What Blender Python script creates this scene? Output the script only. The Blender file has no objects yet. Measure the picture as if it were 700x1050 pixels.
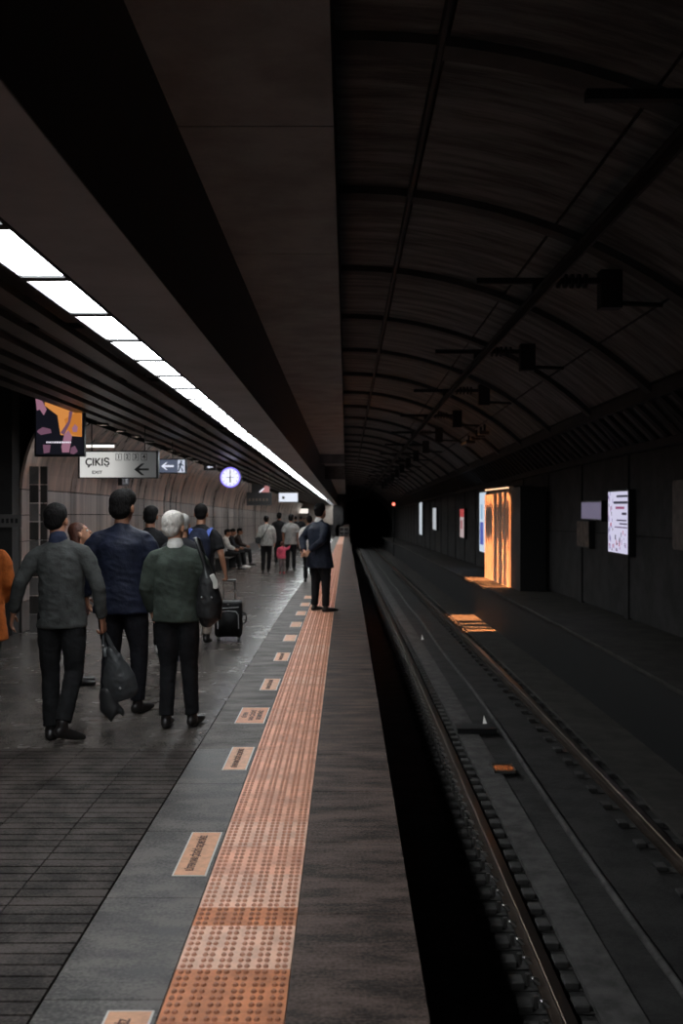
import bpy, bmesh, math, random
from mathutils import Vector, Matrix, noise
random.seed(7)
PI = math.pi
sc = bpy.context.scene
COL = sc.collection
# ---------------------------------------------------------------- camera
CH = 1.72                       # camera height over the platform
F = 1020.8                      # focal length in pixels of a 700x1050 frame
cam = bpy.data.cameras.new('camera'); camo = bpy.data.objects.new('camera', cam); COL.objects.link(camo)
camo.location = (0, 0, CH); camo.rotation_euler = (PI/2, 0, 0)
cam.sensor_fit = 'VERTICAL'; cam.sensor_height = 36; cam.lens = 35
cam.shift_x = -5/1050; cam.shift_y = -6/1050
cam.clip_start = 0.05; cam.clip_end = 400
cam.dof.use_dof = True; cam.dof.focus_distance = 7.0; cam.dof.aperture_fstop = 2.8
sc.camera = camo
# ---------------------------------------------------------------- world, exposure
w = bpy.data.worlds.new('world'); sc.world = w; w.use_nodes = True
w.node_tree.nodes['Background'].inputs[0].default_value = (0.80, 0.93, 1.0, 1)
w.node_tree.nodes['Background'].inputs[1].default_value = 0.045
sc.view_settings.view_transform = 'Standard'; sc.view_settings.look = 'None'
sc.view_settings.gamma = 1; sc.view_settings.exposure = 0.0
STRIP_L = 21.0      # emission of the fluorescent strip
SPOT_L = 150.0       # emission of the small downlights

def light(name, kind, loc, energy, color, **kw):
    l = bpy.data.lights.new(name, kind); l.energy = energy; l.color = color
    o = bpy.data.objects.new(name, l); COL.objects.link(o); o.location = loc
    for k, v in kw.items():
        if k == 'rot': o.rotation_euler = v
        else: setattr(l, k, v)
    return o
# added parallel orange beams, gaps between them striping the shutter (segments along the track)
ORANGE = [(24.1, 24.55), (24.9, 25.15), (25.75, 26.0), (26.65, 28.3)]
ORANGE_W = 62
for a_, b_ in ORANGE:
    light('orange_beam', 'AREA', (2.62, (a_+b_)/2, 3.45), ORANGE_W*(b_-a_), (1.0, 0.37, 0.13), shape='RECTANGLE', size=2.0, size_y=b_-a_, spread=math.radians(2.5), rot=(0, math.radians(-15), 0))

def DIP(D): return 0.0143*(max(0.0, D-16.0)) if D > 20 else (0.0143*(D-12)**2/16.0 if D > 12 else 0.0)   # the whole station dips gently in the distance
def P(px, py, D):               # point seen at a pixel at distance D along the platform
    return Vector(((px-355)/F*D, D, CH-(py-519)/F*D + DIP(D)))
def GX(px, D): return (px-355)/F*D
def GD(py): return F*CH/(py-519)

# ---------------------------------------------------------------- materials
MATS = {}
def mat(name, color, rough=0.6, metal=0.0, var=0.0, scale=5.0, bump=0.0, bscale=None, stretch=(1,1,1), emit=None, es=1.0,
        rvar=0.0, grain=0.0, spec=0.5, color2=None, coat=0.0, sheen=0.0):
    if name in MATS: return MATS[name]
    m = bpy.data.materials.new(name); m.use_nodes = True
    nt = m.node_tree; b = nt.nodes['Principled BSDF']
    b.inputs['Base Color'].default_value = (*color, 1); b.inputs['Roughness'].default_value = rough
    b.inputs['Metallic'].default_value = metal; b.inputs['Specular IOR Level'].default_value = spec
    b.inputs['Coat Weight'].default_value = coat; b.inputs['Sheen Weight'].default_value = sheen
    if emit is not None:
        b.inputs['Emission Color'].default_value = (*emit, 1); b.inputs['Emission Strength'].default_value = es
    if var or bump or rvar:
        tc = nt.nodes.new('ShaderNodeTexCoord'); mp = nt.nodes.new('ShaderNodeMapping')
        geo = nt.nodes.new('ShaderNodeNewGeometry')
        mp.inputs['Scale'].default_value = stretch
        nt.links.new(geo.outputs['Position'], mp.inputs['Vector'])
        n = nt.nodes.new('ShaderNodeTexNoise'); n.inputs['Scale'].default_value = scale; n.inputs['Detail'].default_value = 6
        n.inputs['Roughness'].default_value = 0.65
        nt.links.new(mp.outputs[0], n.inputs['Vector'])
        if var or color2:
            cr = nt.nodes.new('ShaderNodeValToRGB')
            cr.color_ramp.elements[0].position = 0.38; cr.color_ramp.elements[1].position = 0.62
            c1 = [max(0, c*(1-var)) for c in color]; c2 = color2 or [min(1, c*(1+var)) for c in color]
            cr.color_ramp.elements[0].color = (*c1, 1); cr.color_ramp.elements[1].color = (*c2, 1)
            src = n.outputs['Fac']
            if grain:
                n3 = nt.nodes.new('ShaderNodeTexNoise'); n3.inputs['Scale'].default_value = 70; n3.inputs['Detail'].default_value = 3
                nt.links.new(geo.outputs['Position'], n3.inputs['Vector'])
                mx = nt.nodes.new('ShaderNodeMath'); mx.operation = 'MULTIPLY_ADD'; mx.inputs[1].default_value = grain
                sb_ = nt.nodes.new('ShaderNodeMath'); sb_.operation = 'SUBTRACT'; sb_.inputs[1].default_value = 0.5
                nt.links.new(n3.outputs['Fac'], sb_.inputs[0]); nt.links.new(sb_.outputs[0], mx.inputs[0]); nt.links.new(src, mx.inputs[2]); src = mx.outputs[0]
            nt.links.new(src, cr.inputs[0]); nt.links.new(cr.outputs[0], b.inputs['Base Color'])
        if rvar:
            mr = nt.nodes.new('ShaderNodeMapRange'); mr.inputs['From Min'].default_value = 0.3; mr.inputs['From Max'].default_value = 0.7
            mr.inputs['To Min'].default_value = max(0.03, rough-rvar); mr.inputs['To Max'].default_value = rough+rvar
            nt.links.new(n.outputs['Fac'], mr.inputs['Value']); nt.links.new(mr.outputs[0], b.inputs['Roughness'])
        if bump:
            n2 = n
            if bscale:
                n2 = nt.nodes.new('ShaderNodeTexNoise'); n2.inputs['Scale'].default_value = bscale; n2.inputs['Detail'].default_value = 4
                nt.links.new(mp.outputs[0], n2.inputs['Vector'])
            bp = nt.nodes.new('ShaderNodeBump'); bp.inputs['Strength'].default_value = bump; bp.inputs['Distance'].default_value = 0.02
            nt.links.new(n2.outputs['Fac'], bp.inputs['Height']); nt.links.new(bp.outputs[0], b.inputs['Normal'])
    MATS[name] = m; return m

M = dict(
 granite=mat('grey granite', (0.10,0.090,0.085), 0.5, var=0.6, scale=5, spec=0.22, rvar=0.14, bump=0.12, bscale=60, color2=(0.17,0.152,0.143), stretch=(0.7,1.4,1), grain=0.5),
 ribbed=mat('ribbed dark stone', (0.056,0.046,0.042), 0.6, spec=0.15, var=0.6, scale=4, bump=0.3, bscale=90, grain=0.5),
 polished=mat('polished granite', (0.098,0.085,0.077), 0.26, var=0.35, scale=2.2, rvar=0.03, bump=0.11, bscale=3.5, spec=0.11, grain=0.7),

 border=mat('honed border granite', (0.15,0.135,0.125), 0.6, var=0.4, scale=4, bump=0.1, bscale=40, spec=0.10, grain=0.6, stretch=(0.6,1.5,1)),
 edge=mat('brown edge granite', (0.07,0.048,0.04), 0.6, spec=0.15, var=0.65, scale=4.5, rvar=0.12, bump=0.2, bscale=50, stretch=(0.5,1.7,1), color2=(0.15,0.105,0.09), grain=0.4),
 joint=mat('dark joint', (0.018,0.017,0.017), 0.9),
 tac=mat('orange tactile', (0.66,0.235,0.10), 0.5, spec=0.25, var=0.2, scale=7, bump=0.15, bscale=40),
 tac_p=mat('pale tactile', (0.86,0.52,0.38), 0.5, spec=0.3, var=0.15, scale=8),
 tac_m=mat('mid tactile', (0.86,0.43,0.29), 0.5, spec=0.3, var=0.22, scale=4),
 stud=mat('shaded stud', (0.42,0.14,0.06), 0.5, var=0.2, scale=20),  # studs darker than the tile: shade around them put into the colour
 stud_p=mat('pale stud', (0.60,0.25,0.15), 0.5, var=0.2, scale=20),  # also darker than its tile, stud shade put into the colour
 plate=mat('peach plate', (0.72,0.35,0.19), 0.5, var=0.12, scale=20),
 plate_o=mat('orange plate', (0.68,0.25,0.11), 0.5, var=0.12, scale=20),
 white_line=mat('plate border', (0.68,0.62,0.57), 0.5),
 lettering_br=mat('brown letters', (0.11,0.04,0.025), 0.6),
 concrete=mat('tunnel concrete', (0.11,0.115,0.12), 0.7, var=0.6, scale=1.6, bump=0.3, bscale=14, stretch=(0.5,3.2,0.5)),
 wallconc=mat('dark wall concrete', (0.04,0.038,0.038), 0.85, var=0.3, scale=2),  # plain dark tone with slight random variation
 bedstrip=mat('trackside concrete', (0.05,0.045,0.04), 0.85, var=0.3, scale=3),
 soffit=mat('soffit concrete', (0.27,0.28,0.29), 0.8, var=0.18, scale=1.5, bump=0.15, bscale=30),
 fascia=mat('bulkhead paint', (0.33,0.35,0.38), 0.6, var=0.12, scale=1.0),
 ribconc=mat('rib concrete', (0.06,0.062,0.064), 0.8, var=0.2, scale=2),
 darkwall=mat('dark wall', (0.035,0.033,0.033), 0.8, var=0.2, scale=2),
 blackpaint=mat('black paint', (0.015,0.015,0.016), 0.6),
 slat=mat('dark slat', (0.11,0.095,0.088), 0.42, metal=0.3, var=0.2, scale=2),
 bed=mat('track bed concrete', (0.03,0.028,0.027), 0.85, var=0.4, scale=3, bump=0.4, bscale=25),
 bed_light=mat('pale bed concrete', (0.08,0.075,0.073), 0.85, var=0.35, scale=5, bump=0.3, bscale=30),
 sleeper=mat('sleeper block', (0.055,0.052,0.05), 0.75, var=0.35, scale=6),
 rail=mat('rail steel', (0.10,0.075,0.06), 0.45, metal=0.7, var=0.3, scale=4),
 railtop=mat('polished rail head', (0.42,0.36,0.31), 0.28, metal=1.0),
 steel=mat('steel', (0.32,0.31,0.30), 0.35, metal=0.9),
 panel=mat('streak-lit brushed panel', (0.36,0.31,0.285), 0.33, metal=0.45, var=0.55, scale=2.2, stretch=(1,1,0.03), rvar=0.1),  # vertical streaks in the colour stand in for reflected lamp light
 cove=mat('streak-lit bronze cove', (0.50,0.37,0.31), 0.32, metal=0.3, var=0.6, scale=2.2, stretch=(1,1,0.03), rvar=0.1),  # reflected light streaks put into the base colour here too
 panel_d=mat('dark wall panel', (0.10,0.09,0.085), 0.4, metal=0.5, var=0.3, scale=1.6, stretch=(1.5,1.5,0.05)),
 endwall=mat('pale end wall', (0.42,0.36,0.31), 0.6, var=0.1, scale=2),
 shutter=mat('sheet cladding', (0.75,0.55,0.42), 0.6, var=0.10, scale=6, stretch=(1,1,0.3)),
 lamp=mat('fluorescent diffuser', (0.8,0.8,0.8), 0.5, emit=(0.93,0.98,1.0), es=STRIP_L),
 spot=mat('downlight lens', (0.8,0.8,0.8), 0.5, emit=(1.0,0.82,0.66), es=SPOT_L),
 black_plastic=mat('black plastic', (0.02,0.02,0.021), 0.4),
 skin=mat('skin', (0.48,0.24,0.15), 0.5, var=0.08, scale=20),
 skin_d=mat('tan skin', (0.33,0.15,0.09), 0.5, var=0.08, scale=20),
 hair_b=mat('black hair', (0.007,0.006,0.006), 0.8, spec=0.15, var=0.3, scale=60, bump=0.5, bscale=120, stretch=(1,1,0.3)),
 hair_w=mat('white hair', (0.62,0.58,0.54), 0.6, var=0.2, scale=50, bump=0.6, bscale=110, stretch=(1,1,0.35)),
 hair_g=mat('grey hair', (0.30,0.29,0.28), 0.6, var=0.35, scale=50, bump=0.6, bscale=110, stretch=(1,1,0.35)),
 hair_r=mat('brown hair', (0.09,0.03,0.018), 0.5, var=0.3, scale=60, bump=0.5, bscale=110),
 shoe=mat('black leather', (0.016,0.014,0.014), 0.35),
 shoe_w=mat('white trainer', (0.7,0.68,0.66), 0.5),
 eye=mat('eye white', (0.7,0.68,0.65), 0.2),
 lips=mat('lips', (0.32,0.12,0.09), 0.5),
)
def cloth(name, c, rough=0.9, var=0.12, sheen=0.0):
    return mat(name, c, rough, var=0.25, scale=9, bump=0.5, bscale=18, sheen=sheen, spec=0.18)
def emis(name, c, s=1.0): return mat(name, (0.02,0.02,0.02), 0.4, emit=c, es=s)

# ---------------------------------------------------------------- mesh helpers
def link(o): COL.objects.link(o); return o
def obj(name, bm, m, parent=None, smooth=False, loc=None):
    me = bpy.data.meshes.new(name); bm.normal_update(); bm.to_mesh(me); bm.free()
    for x in (m if isinstance(m, (list, tuple)) else [m]): me.materials.append(x)
    if smooth: me.polygons.foreach_set('use_smooth', [True]*len(me.polygons))
    o = bpy.data.objects.new(name, me); link(o)
    if parent is not None: o.parent = parent
    if loc is not None: o.location = loc
    return o
def inst(name, me, parent, loc, rotz=0):
    o = bpy.data.objects.new(name, me); link(o); o.parent = parent; o.location = loc; o.rotation_euler = (0,0,rotz)
    return o
def tag(o, label=None, cat=None, group=None, kind=None):
    if label: o['label'] = label
    if cat: o['category'] = cat
    if group: o['group'] = group
    if kind: o['kind'] = kind
    return o
def empty(name, loc=(0,0,0), rotz=0):
    o = bpy.data.objects.new(name, None); link(o); o.location = loc; o.rotation_euler = (0,0,rotz); o.empty_display_size = 0.1
    return o
def box(bm, x0, x1, y0, y1, z0, z1, mi=0):
    v = [bm.verts.new((x, y, z)) for z in (z0, z1) for y in (y0, y1) for x in (x0, x1)]
    fs = []
    for q in ((0,2,3,1),(4,5,7,6),(0,1,5,4),(2,6,7,3),(0,4,6,2),(1,3,7,5)):
        f = bm.faces.new([v[i] for i in q]); f.material_index = mi; fs.append(f)
    return fs
def bxo(name, x0, x1, y0, y1, z0, z1, m, parent=None, bevel=0):
    bm = bmesh.new(); box(bm, x0, x1, y0, y1, z0, z1)
    if bevel: bmesh.ops.bevel(bm, geom=bm.edges[:], offset=bevel, segments=2, affect='EDGES', profile=0.5)
    return obj(name, bm, m, parent)
def sweep_y(bm, sec0, y0, sec1, y1, mi=0):      # prism between two cross-sections (lists of (x,z))
    a = [bm.verts.new((x, y0, z)) for x, z in sec0]; b = [bm.verts.new((x, y1, z)) for x, z in sec1]
    n = len(a)
    for i in range(n):
        f = bm.faces.new((a[i], a[(i+1) % n], b[(i+1) % n], b[i])); f.material_index = mi
    bm.faces.new(a[::-1]).material_index = mi; bm.faces.new(b).material_index = mi
    bmesh.ops.recalc_face_normals(bm, faces=bm.faces[:])
def sweep_m(bm, fn, ya, yb):
    ys = [ya] + [v for v in (4.0, 10.0, 16.0, 22.0, 50.0) if ya < v < yb] + [yb]
    for p, q in zip(ys, ys[1:]): sweep_y(bm, fn(p), p, fn(q), q)
def rect(x0, x1, z0, z1): return [(x0,z0),(x1,z0),(x1,z1),(x0,z1)]
def cyl(bm, p0, p1, r, seg=12, r2=None):
    p0, p1 = Vector(p0), Vector(p1); d = (p1-p0); L = d.length
    q = d.to_track_quat('Z', 'Y').to_matrix().to_4x4()
    bmesh.ops.create_cone(bm, cap_ends=True, segments=seg, radius1=r, radius2=r if r2 is None else r2, depth=L, matrix=Matrix.Translation((p0+p1)/2) @ q)
def ball(bm, c, r, seg=16):
    rx, ry, rz = (r, r, r) if isinstance(r, (int, float)) else r
    mt = Matrix.Translation(c) @ Matrix.Diagonal((rx, ry, rz, 1))
    bmesh.ops.create_uvsphere(bm, u_segments=seg, v_segments=max(6, seg*2//3), radius=1, matrix=mt)
def loft(bm, pts, radii, seg=14, side=(1,0,0), flat=()):
    """closed tapered tube; radii = r or (r_side, r_other)"""
    pts = [Vector(p) for p in pts]; n = len(pts); side = Vector(side); rings = []
    rad = [(r, r) if isinstance(r, (int, float)) else r for r in radii]
    def frame(i):
        t = (pts[min(i+1, n-1)]-pts[max(i-1, 0)]).normalized()
        a = side - t*side.dot(t)
        if a.length < 0.05: a = Vector((0,1,0)) - t*t.y
        a.normalize(); return t, a, t.cross(a)
    for i in range(n):
        t, a, b = frame(i)
        rings.append([bm.verts.new(pts[i] + a*(rad[i][0]*math.cos(k*2*PI/seg)) + b*(rad[i][1]*math.sin(k*2*PI/seg))) for k in range(seg)])
    def cap(i, sgn):
        t, a, b = frame(i); prev = rings[i]; rr = min(rad[i])
        if (0 if i == 0 else 1) in flat:
            bm.faces.new(rings[i]); return
        for sc_, off in ((0.8, 0.45), (0.42, 0.75)):
            ring = [bm.verts.new(pts[i] + t*sgn*rr*off + a*(rad[i][0]*sc_*math.cos(k*2*PI/seg)) + b*(rad[i][1]*sc_*math.sin(k*2*PI/seg))) for k in range(seg)]
            for k in range(seg): bm.faces.new((prev[k], prev[(k+1)%seg], ring[(k+1)%seg], ring[k]))
            prev = ring
        tip = bm.verts.new(pts[i]+t*sgn*rr*0.85)
        for k in range(seg): bm.faces.new((prev[k], prev[(k+1)%seg], tip))
    for i in range(n-1):
        for k in range(seg): bm.faces.new((rings[i][k], rings[i][(k+1)%seg], rings[i+1][(k+1)%seg], rings[i+1][k]))
    cap(0, -1); cap(n-1, 1)
def remesh(name, bm, m, voxel, parent=None, smooth=3, folds=None):
    bmesh.ops.recalc_face_normals(bm, faces=bm.faces[:])
    me = bpy.data.meshes.new('tmp'); bm.to_mesh(me); bm.free()
    t = bpy.data.objects.new('tmp', me); link(t)
    r = t.modifiers.new('r', 'REMESH'); r.mode = 'VOXEL'; r.voxel_size = voxel
    if smooth:
        s = t.modifiers.new('s', 'SMOOTH'); s.factor = 0.5; s.iterations = smooth
    dg = bpy.context.evaluated_depsgraph_get(); dg.update()
    out = bpy.data.meshes.new_from_object(t.evaluated_get(dg)); out.name = name
    bpy.data.objects.remove(t); bpy.data.meshes.remove(me)
    out.materials.clear(); out.materials.append(m)
    out.polygons.foreach_set('use_smooth', [True]*len(out.polygons))
    if folds:
        amp, sx, sz, seed = folds
        nr = [v.normal.copy() for v in out.vertices]
        for v, n in zip(out.vertices, nr):
            c = v.co
            k = noise.noise(Vector((c.x*sx+seed, c.y*sx, c.z*sz+c.x*3.5)))
            k2 = noise.noise(Vector((c.x*sx*2+c.z*6, c.y*sx*2+seed, c.z*sz*2.1)))
            v.co = c + n*(amp*(0.35*k + 0.55*(0.35-abs(k2)*1.6) + 0.35*(0.3-abs(k)*1.5)))
    o = bpy.data.objects.new(name, out); link(o)
    if parent is not None: o.parent = parent
    return o
def text(s, size, m, parent, loc, rot, name='lettering', depth=0.0006, align='CENTER', fit=None, bold=0.0):
    cu = bpy.data.curves.new('txt', 'FONT'); cu.body = s; cu.size = size; cu.extrude = depth; cu.offset = bold
    cu.align_x = align; cu.align_y = 'CENTER'; cu.resolution_u = 3
    t = bpy.data.objects.new('txt', cu); link(t)
    dg = bpy.context.evaluated_depsgraph_get(); dg.update()
    me = bpy.data.meshes.new_from_object(t.evaluated_get(dg)); bpy.data.objects.remove(t)
    if fit:
        xs = [v.co.x for v in me.vertices]; k = fit/(max(xs)-min(xs))
        for v in me.vertices: v.co.x *= k
    me.name = name; me.materials.clear(); me.materials.append(m)
    o = bpy.data.objects.new(name, me); link(o); o.parent = parent; o.location = loc; o.rotation_euler = rot
    return o
def poly(bm, pts, y, mi=0, th=0.0):      # flat polygon in the XZ plane
    f = bm.faces.new([bm.verts.new((x, y, z)) for x, z in pts]); f.material_index = mi; return f
def T(x, D, k):
    if k == KS: return x - 0.012*min(D, 16.0) + 0.006*max(0.0, D-16.0)
    if k == KB: return x - 0.006*min(D, 16.0) + 0.003*max(0.0, D-16.0)
    return x - k*D           # overhead / track lines bend slightly to the left

# ================================================================ STRUCTURE
YB, YE = -3.0, 93.0
KB, KS, KT = 0.0085, 0.0163, 0.002
# --- platform floor
fl = bxo('floor', -9, 0.18, YB, YE, -1.23, -0.030, M['joint']); tag(fl, kind='structure')
# ribbed tiles near the camera
def ribbed_mesh(wx, wy, n):
    bm = bmesh.new(); g = 0.006; p = wy/n
    box(bm, 0.003, wx-0.003, 0.002, wy-0.002, -0.029, -0.007)
    for i in range(n): box(bm, 0.003, wx-0.003, i*p+g, (i+1)*p-g, -0.008, 0.0)
    me = bpy.data.meshes.new('ribbed_tile'); bm.normal_update(); bm.to_mesh(me); bm.free(); me.materials.append(M['ribbed']); return me
rm = ribbed_mesh(0.40, 0.4635, 5)
for c in range(10):
    for r in range(9):
        inst('ribbed_tile', rm, fl, (-1.062-0.40*(c+1), 2.90+0.4635*r, 0))
bxo('ribbed_paving', -9, -5.062, YB, 7.07, -0.029, 0, M['ribbed'], fl)
bxo('near_paving', -5.062, -0.64, YB, 2.897, -0.029, 0, M['ribbed'], fl)
def slab_mesh(name, wx, wy, m, bev=0.002, gap=0.0025):
    bm = bmesh.new(); box(bm, gap, wx-gap, gap, wy-gap, -0.0295, 0.0)
    bmesh.ops.bevel(bm, geom=bm.edges[:], offset=bev, segments=1, affect='EDGES')
    me = bpy.data.meshes.new(name); bm.normal_update(); bm.to_mesh(me); bm.free(); me.materials.append(m); return me
pm = slab_mesh('polished_tile', 0.60, 0.60, M['polished'], gap=0.0012, bev=0.001)
for c in range(12):
    for r in range(8):
        inst('polished_tile', pm, fl, (-1.06-0.60*(c+1), 7.072+0.60*r, random.uniform(-0.0006, 0)))
bxo('polished_paving', -9, -1.062, 11.875, YE, -0.029, 0, M['polished'], fl)
bxo('polished_paving', -9, -8.262, 7.072, 11.873, -0.029, 0, M['polished'], fl)
# grey border slabs left of the tactile strip
gm = slab_mesh('border_slab', 0.424, 0.90, M['granite']); gm2 = slab_mesh('border_slab', 0.424, 0.90, M['border'])
for r in range(12):
    y = 2.6+0.9*r-0.03
    inst('border_slab', gm if y < 6.9-0.35 else gm2, fl, (-1.058, y, 0))
bxo('border_slab', -1.056, -0.636, 2.6+0.9*12-0.03+0.003, YE, -0.029, 0, M['border'], fl)
em = slab_mesh('edge_slab', 0.49, 0.90, M['edge'])
ed = bxo('platform_edge', -0.205, 0.28, YB, YE, -0.11, -0.030, M['edge']); tag(ed, kind='structure')
for r in range(14): inst('edge_slab', em, ed, (-0.208, 2.4+0.9*r, 0))
bxo('edge_slab', -0.206, 0.279, 2.4+0.9*14+0.003, YE, -0.029, 0, M['edge'], ed)
bxo('edge_slab', -0.206, 0.279, YB, 2.397, -0.029, 0, M['edge'], ed)
# --- tactile strip: one object, every tile a part with its studs
ts = empty('tactile_strip', (-0.42, 3.0, 0)); tag(ts, 'long orange tactile warning strip of studded tiles along the platform edge', 'tactile paving')
def tac_mesh(length, rows, m1, m2, seg=6):
    bm = bmesh.new(); box(bm, -0.212, 0.212, 0.001, length-0.001, -0.029, 0.001)
    for j in range(rows):
        y = (j+0.5)*length/rows
        for i in range(6):
            for s in (-0.0135, 0.0135):
                x = -0.212 + (i+0.5)*0.424/6 + s
                a = [bm.verts.new((x+0.0115*math.cos(k*2*PI/seg), y+0.017*math.sin(k*2*PI/seg), 0.001)) for k in range(seg)]
                b = [bm.verts.new((x+0.0065*math.cos(k*2*PI/seg), y+0.010*math.sin(k*2*PI/seg), 0.0075)) for k in range(seg)]
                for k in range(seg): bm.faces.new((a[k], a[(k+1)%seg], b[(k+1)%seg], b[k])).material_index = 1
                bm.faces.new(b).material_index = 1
    me = bpy.data.meshes.new('tactile_tile'); bm.normal_update(); bm.to_mesh(me); bm.free(); me.materials.append(m1); me.materials.append(m2); return me
L0 = 0.385
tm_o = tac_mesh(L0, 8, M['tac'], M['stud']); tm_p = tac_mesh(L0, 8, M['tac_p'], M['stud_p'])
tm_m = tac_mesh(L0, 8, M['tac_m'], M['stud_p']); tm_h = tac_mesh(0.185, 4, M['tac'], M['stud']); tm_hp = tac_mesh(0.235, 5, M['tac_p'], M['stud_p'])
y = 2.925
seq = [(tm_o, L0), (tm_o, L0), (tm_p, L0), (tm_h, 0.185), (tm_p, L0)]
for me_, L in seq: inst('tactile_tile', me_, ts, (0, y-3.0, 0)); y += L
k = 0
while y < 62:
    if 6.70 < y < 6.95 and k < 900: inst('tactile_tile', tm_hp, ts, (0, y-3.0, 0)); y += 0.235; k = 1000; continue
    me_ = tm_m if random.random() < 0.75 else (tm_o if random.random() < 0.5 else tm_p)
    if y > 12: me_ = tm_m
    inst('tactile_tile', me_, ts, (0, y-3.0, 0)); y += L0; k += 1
bxo('tactile_bed', -0.632, -0.208, YB, 2.922, -0.029, 0.001, M['tac'], fl)
bxo('tactile_far', -0.212, 0.212, y-3.0, YE-3.7, -0.029, 0.004, M['tac_m'], ts)
# --- warning plates
for i, D in enumerate([3.08, 4.935, 6.79, 8.18, 9.60, 11.36, 12.98, 14.5, 16.1, 17.7, 19.3]):
    wide = (i == 3); W = 0.235 if wide else 0.16; Lp = 0.62
    ordn = ['nearest', 'second nearest', 'third nearest', '', 'fifth', 'sixth', 'seventh', 'eighth', 'ninth', 'tenth', 'eleventh'][i]
    p = empty('warning_plate', (-0.652-W/2, D, 0.0))
    tag(p, ('wide deep orange floor plate with three lines of text by the strip' if wide else ordn+' peach warning plate in the floor counted from the camera'), 'floor sign', 'warning plates beside the tactile strip')
    bm = bmesh.new(); box(bm, -W/2, W/2, -Lp/2, Lp/2, 0.0, 0.003); obj('border', bm, M['white_line'], p)
    bm = bmesh.new(); box(bm, -W/2+0.008, W/2-0.008, -Lp/2+0.008, Lp/2-0.008, 0.001, 0.004); obj('plate_face', bm, M['plate_o'] if wide else M['plate'], p)
    if D < 12:
        if wide:
            for j, s in enumerate(('LÜTFEN', 'SARI ÇİZGİYİ', 'GEÇMEYİNİZ')):
                text(s, 0.05, M['lettering_br'], p, (-0.06+0.06*j, 0, 0.0046), (0,0,PI/2), fit=(0.2, 0.4, 0.36)[j], bold=0.0015)
        else:
            text('LÜTFEN SARI ÇİZGİYİ GEÇMEYİNİZ', 0.05, M['lettering_br'], p, (-0.005, 0, 0.0046), (0,0,PI/2), fit=0.5, bold=0.0015)
# --- platform front wall and track bed
tag(bxo('trim_1', 0.12, 0.181, YB, YE, -1.23, -0.11, M['darkwall']), kind='structure')
bed = bxo('track_bed', 0.0, 4.9, YB, 140, -1.45, -1.23, M['bed']); tag(bed, kind='structure')
KT = 0.002
bm = bmesh.new(); sweep_y(bm, rect(1.46, 1.72, -1.23, -1.185), YB, rect(T(1.46,120,KT), T(1.72,120,KT), -1.23, -1.185), 120)
obj('bed_slab', bm, M['bed_light'], bed)
bm = bmesh.new(); sweep_y(bm, rect(2.02, 2.5, -1.23, -1.185), YB, rect(T(2.02,120,KT), T(2.5,120,KT), -1.23, -1.185), 120)
obj('bed_slab', bm, M['bed'], bed)
# cable conduit in the centre channel
bm = bmesh.new(); loft(bm, [(T(1.985, d, KT)+0.02*math.sin(d*0.55), d, -1.13) for d in [2+0.8*i for i in range(75)]], [(0.028,0.028)]*75, seg=8)
tag(obj('cable_conduit', bm, M['bed_light'], None, True), 'pale grey conduit running between the rails beside the centre channel', 'pipe')
# rails
for i, x0 in enumerate((1.25, 2.75)):
    r = empty('rail', (0, 0, -1.23)); tag(r, ('left running rail, nearer the platform, with rows of clips' if i == 0 else 'right running rail nearer the far wall with an orange glint'), 'rail', 'running rails')
    for nm, (a, b, z0, z1), m in (('rail_foot', (-0.07,0.07,0.0,0.02), M['rail']), ('rail_web', (-0.012,0.012,0.02,0.085), M['rail']), ('rail_head', (-0.036,0.036,0.085,0.12), M['railtop'])):
        bm = bmesh.new(); sweep_y(bm, rect(x0+a, x0+b, z0+0.012, z1+(0 if nm == 'rail_head' else 0.012)), YB, rect(T(x0+a,130,KT), T(x0+b,130,KT), z0+0.012, z1+(0 if nm == 'rail_head' else 0.012)), 130)
        bmesh.ops.bevel(bm, geom=[e for e in bm.edges if abs(e.verts[0].co.y-e.verts[1].co.y) > 10], offset=0.006, segments=2, affect='EDGES') if nm == 'rail_head' else None
        obj(nm, bm, m, r)
# sleepers under both rails, spaced as in the photograph, each with base plates and clips
def sleeper_mesh():
    bm = bmesh.new(); box(bm, -0.30, 0.235, -0.055, 0.055, 0, 0.014); 
    for x in (-0.2, 0.13): box(bm, x-0.045, x+0.045, -0.06, 0.06, 0.014, 0.055)
    bmesh.ops.bevel(bm, geom=bm.edges[:], offset=0.006, segments=1, affect='EDGES')
    me = bpy.data.meshes.new('sleeper_block'); bm.to_mesh(me); bm.free(); me.materials.append(M['sleeper']); return me
def clip_mesh():
    bm = bmesh.new()
    loft(bm, [(-0.06,-0.03,0.03),(-0.1,-0.02,0.06),(-0.12,0.0,0.06),(-0.1,0.02,0.05),(-0.06,0.03,0.035)], [0.011]*5, seg=6)
    cyl(bm, (-0.13,0,0.01), (-0.13,0,0.085), 0.016, 8)
    me = bpy.data.meshes.new('rail_clip'); bm.to_mesh(me); bm.free(); me.materials.append(M['steel']); return me
sm, cm = sleeper_mesh(), clip_mesh()
for i in range(140):
    D = 3.6 + 0.278*i
    s = inst('sleeper_block', sm, bed, (T(1.25, D, KT), D, -1.23))
    if i < 70: inst('rail_clip', cm, s, (-0.0, 0, 0))
for i in range(90):
    D = 3.6 + 0.556*i
    inst('sleeper_block', sm, bed, (T(2.75, D, KT), D, -1.23))
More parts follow.
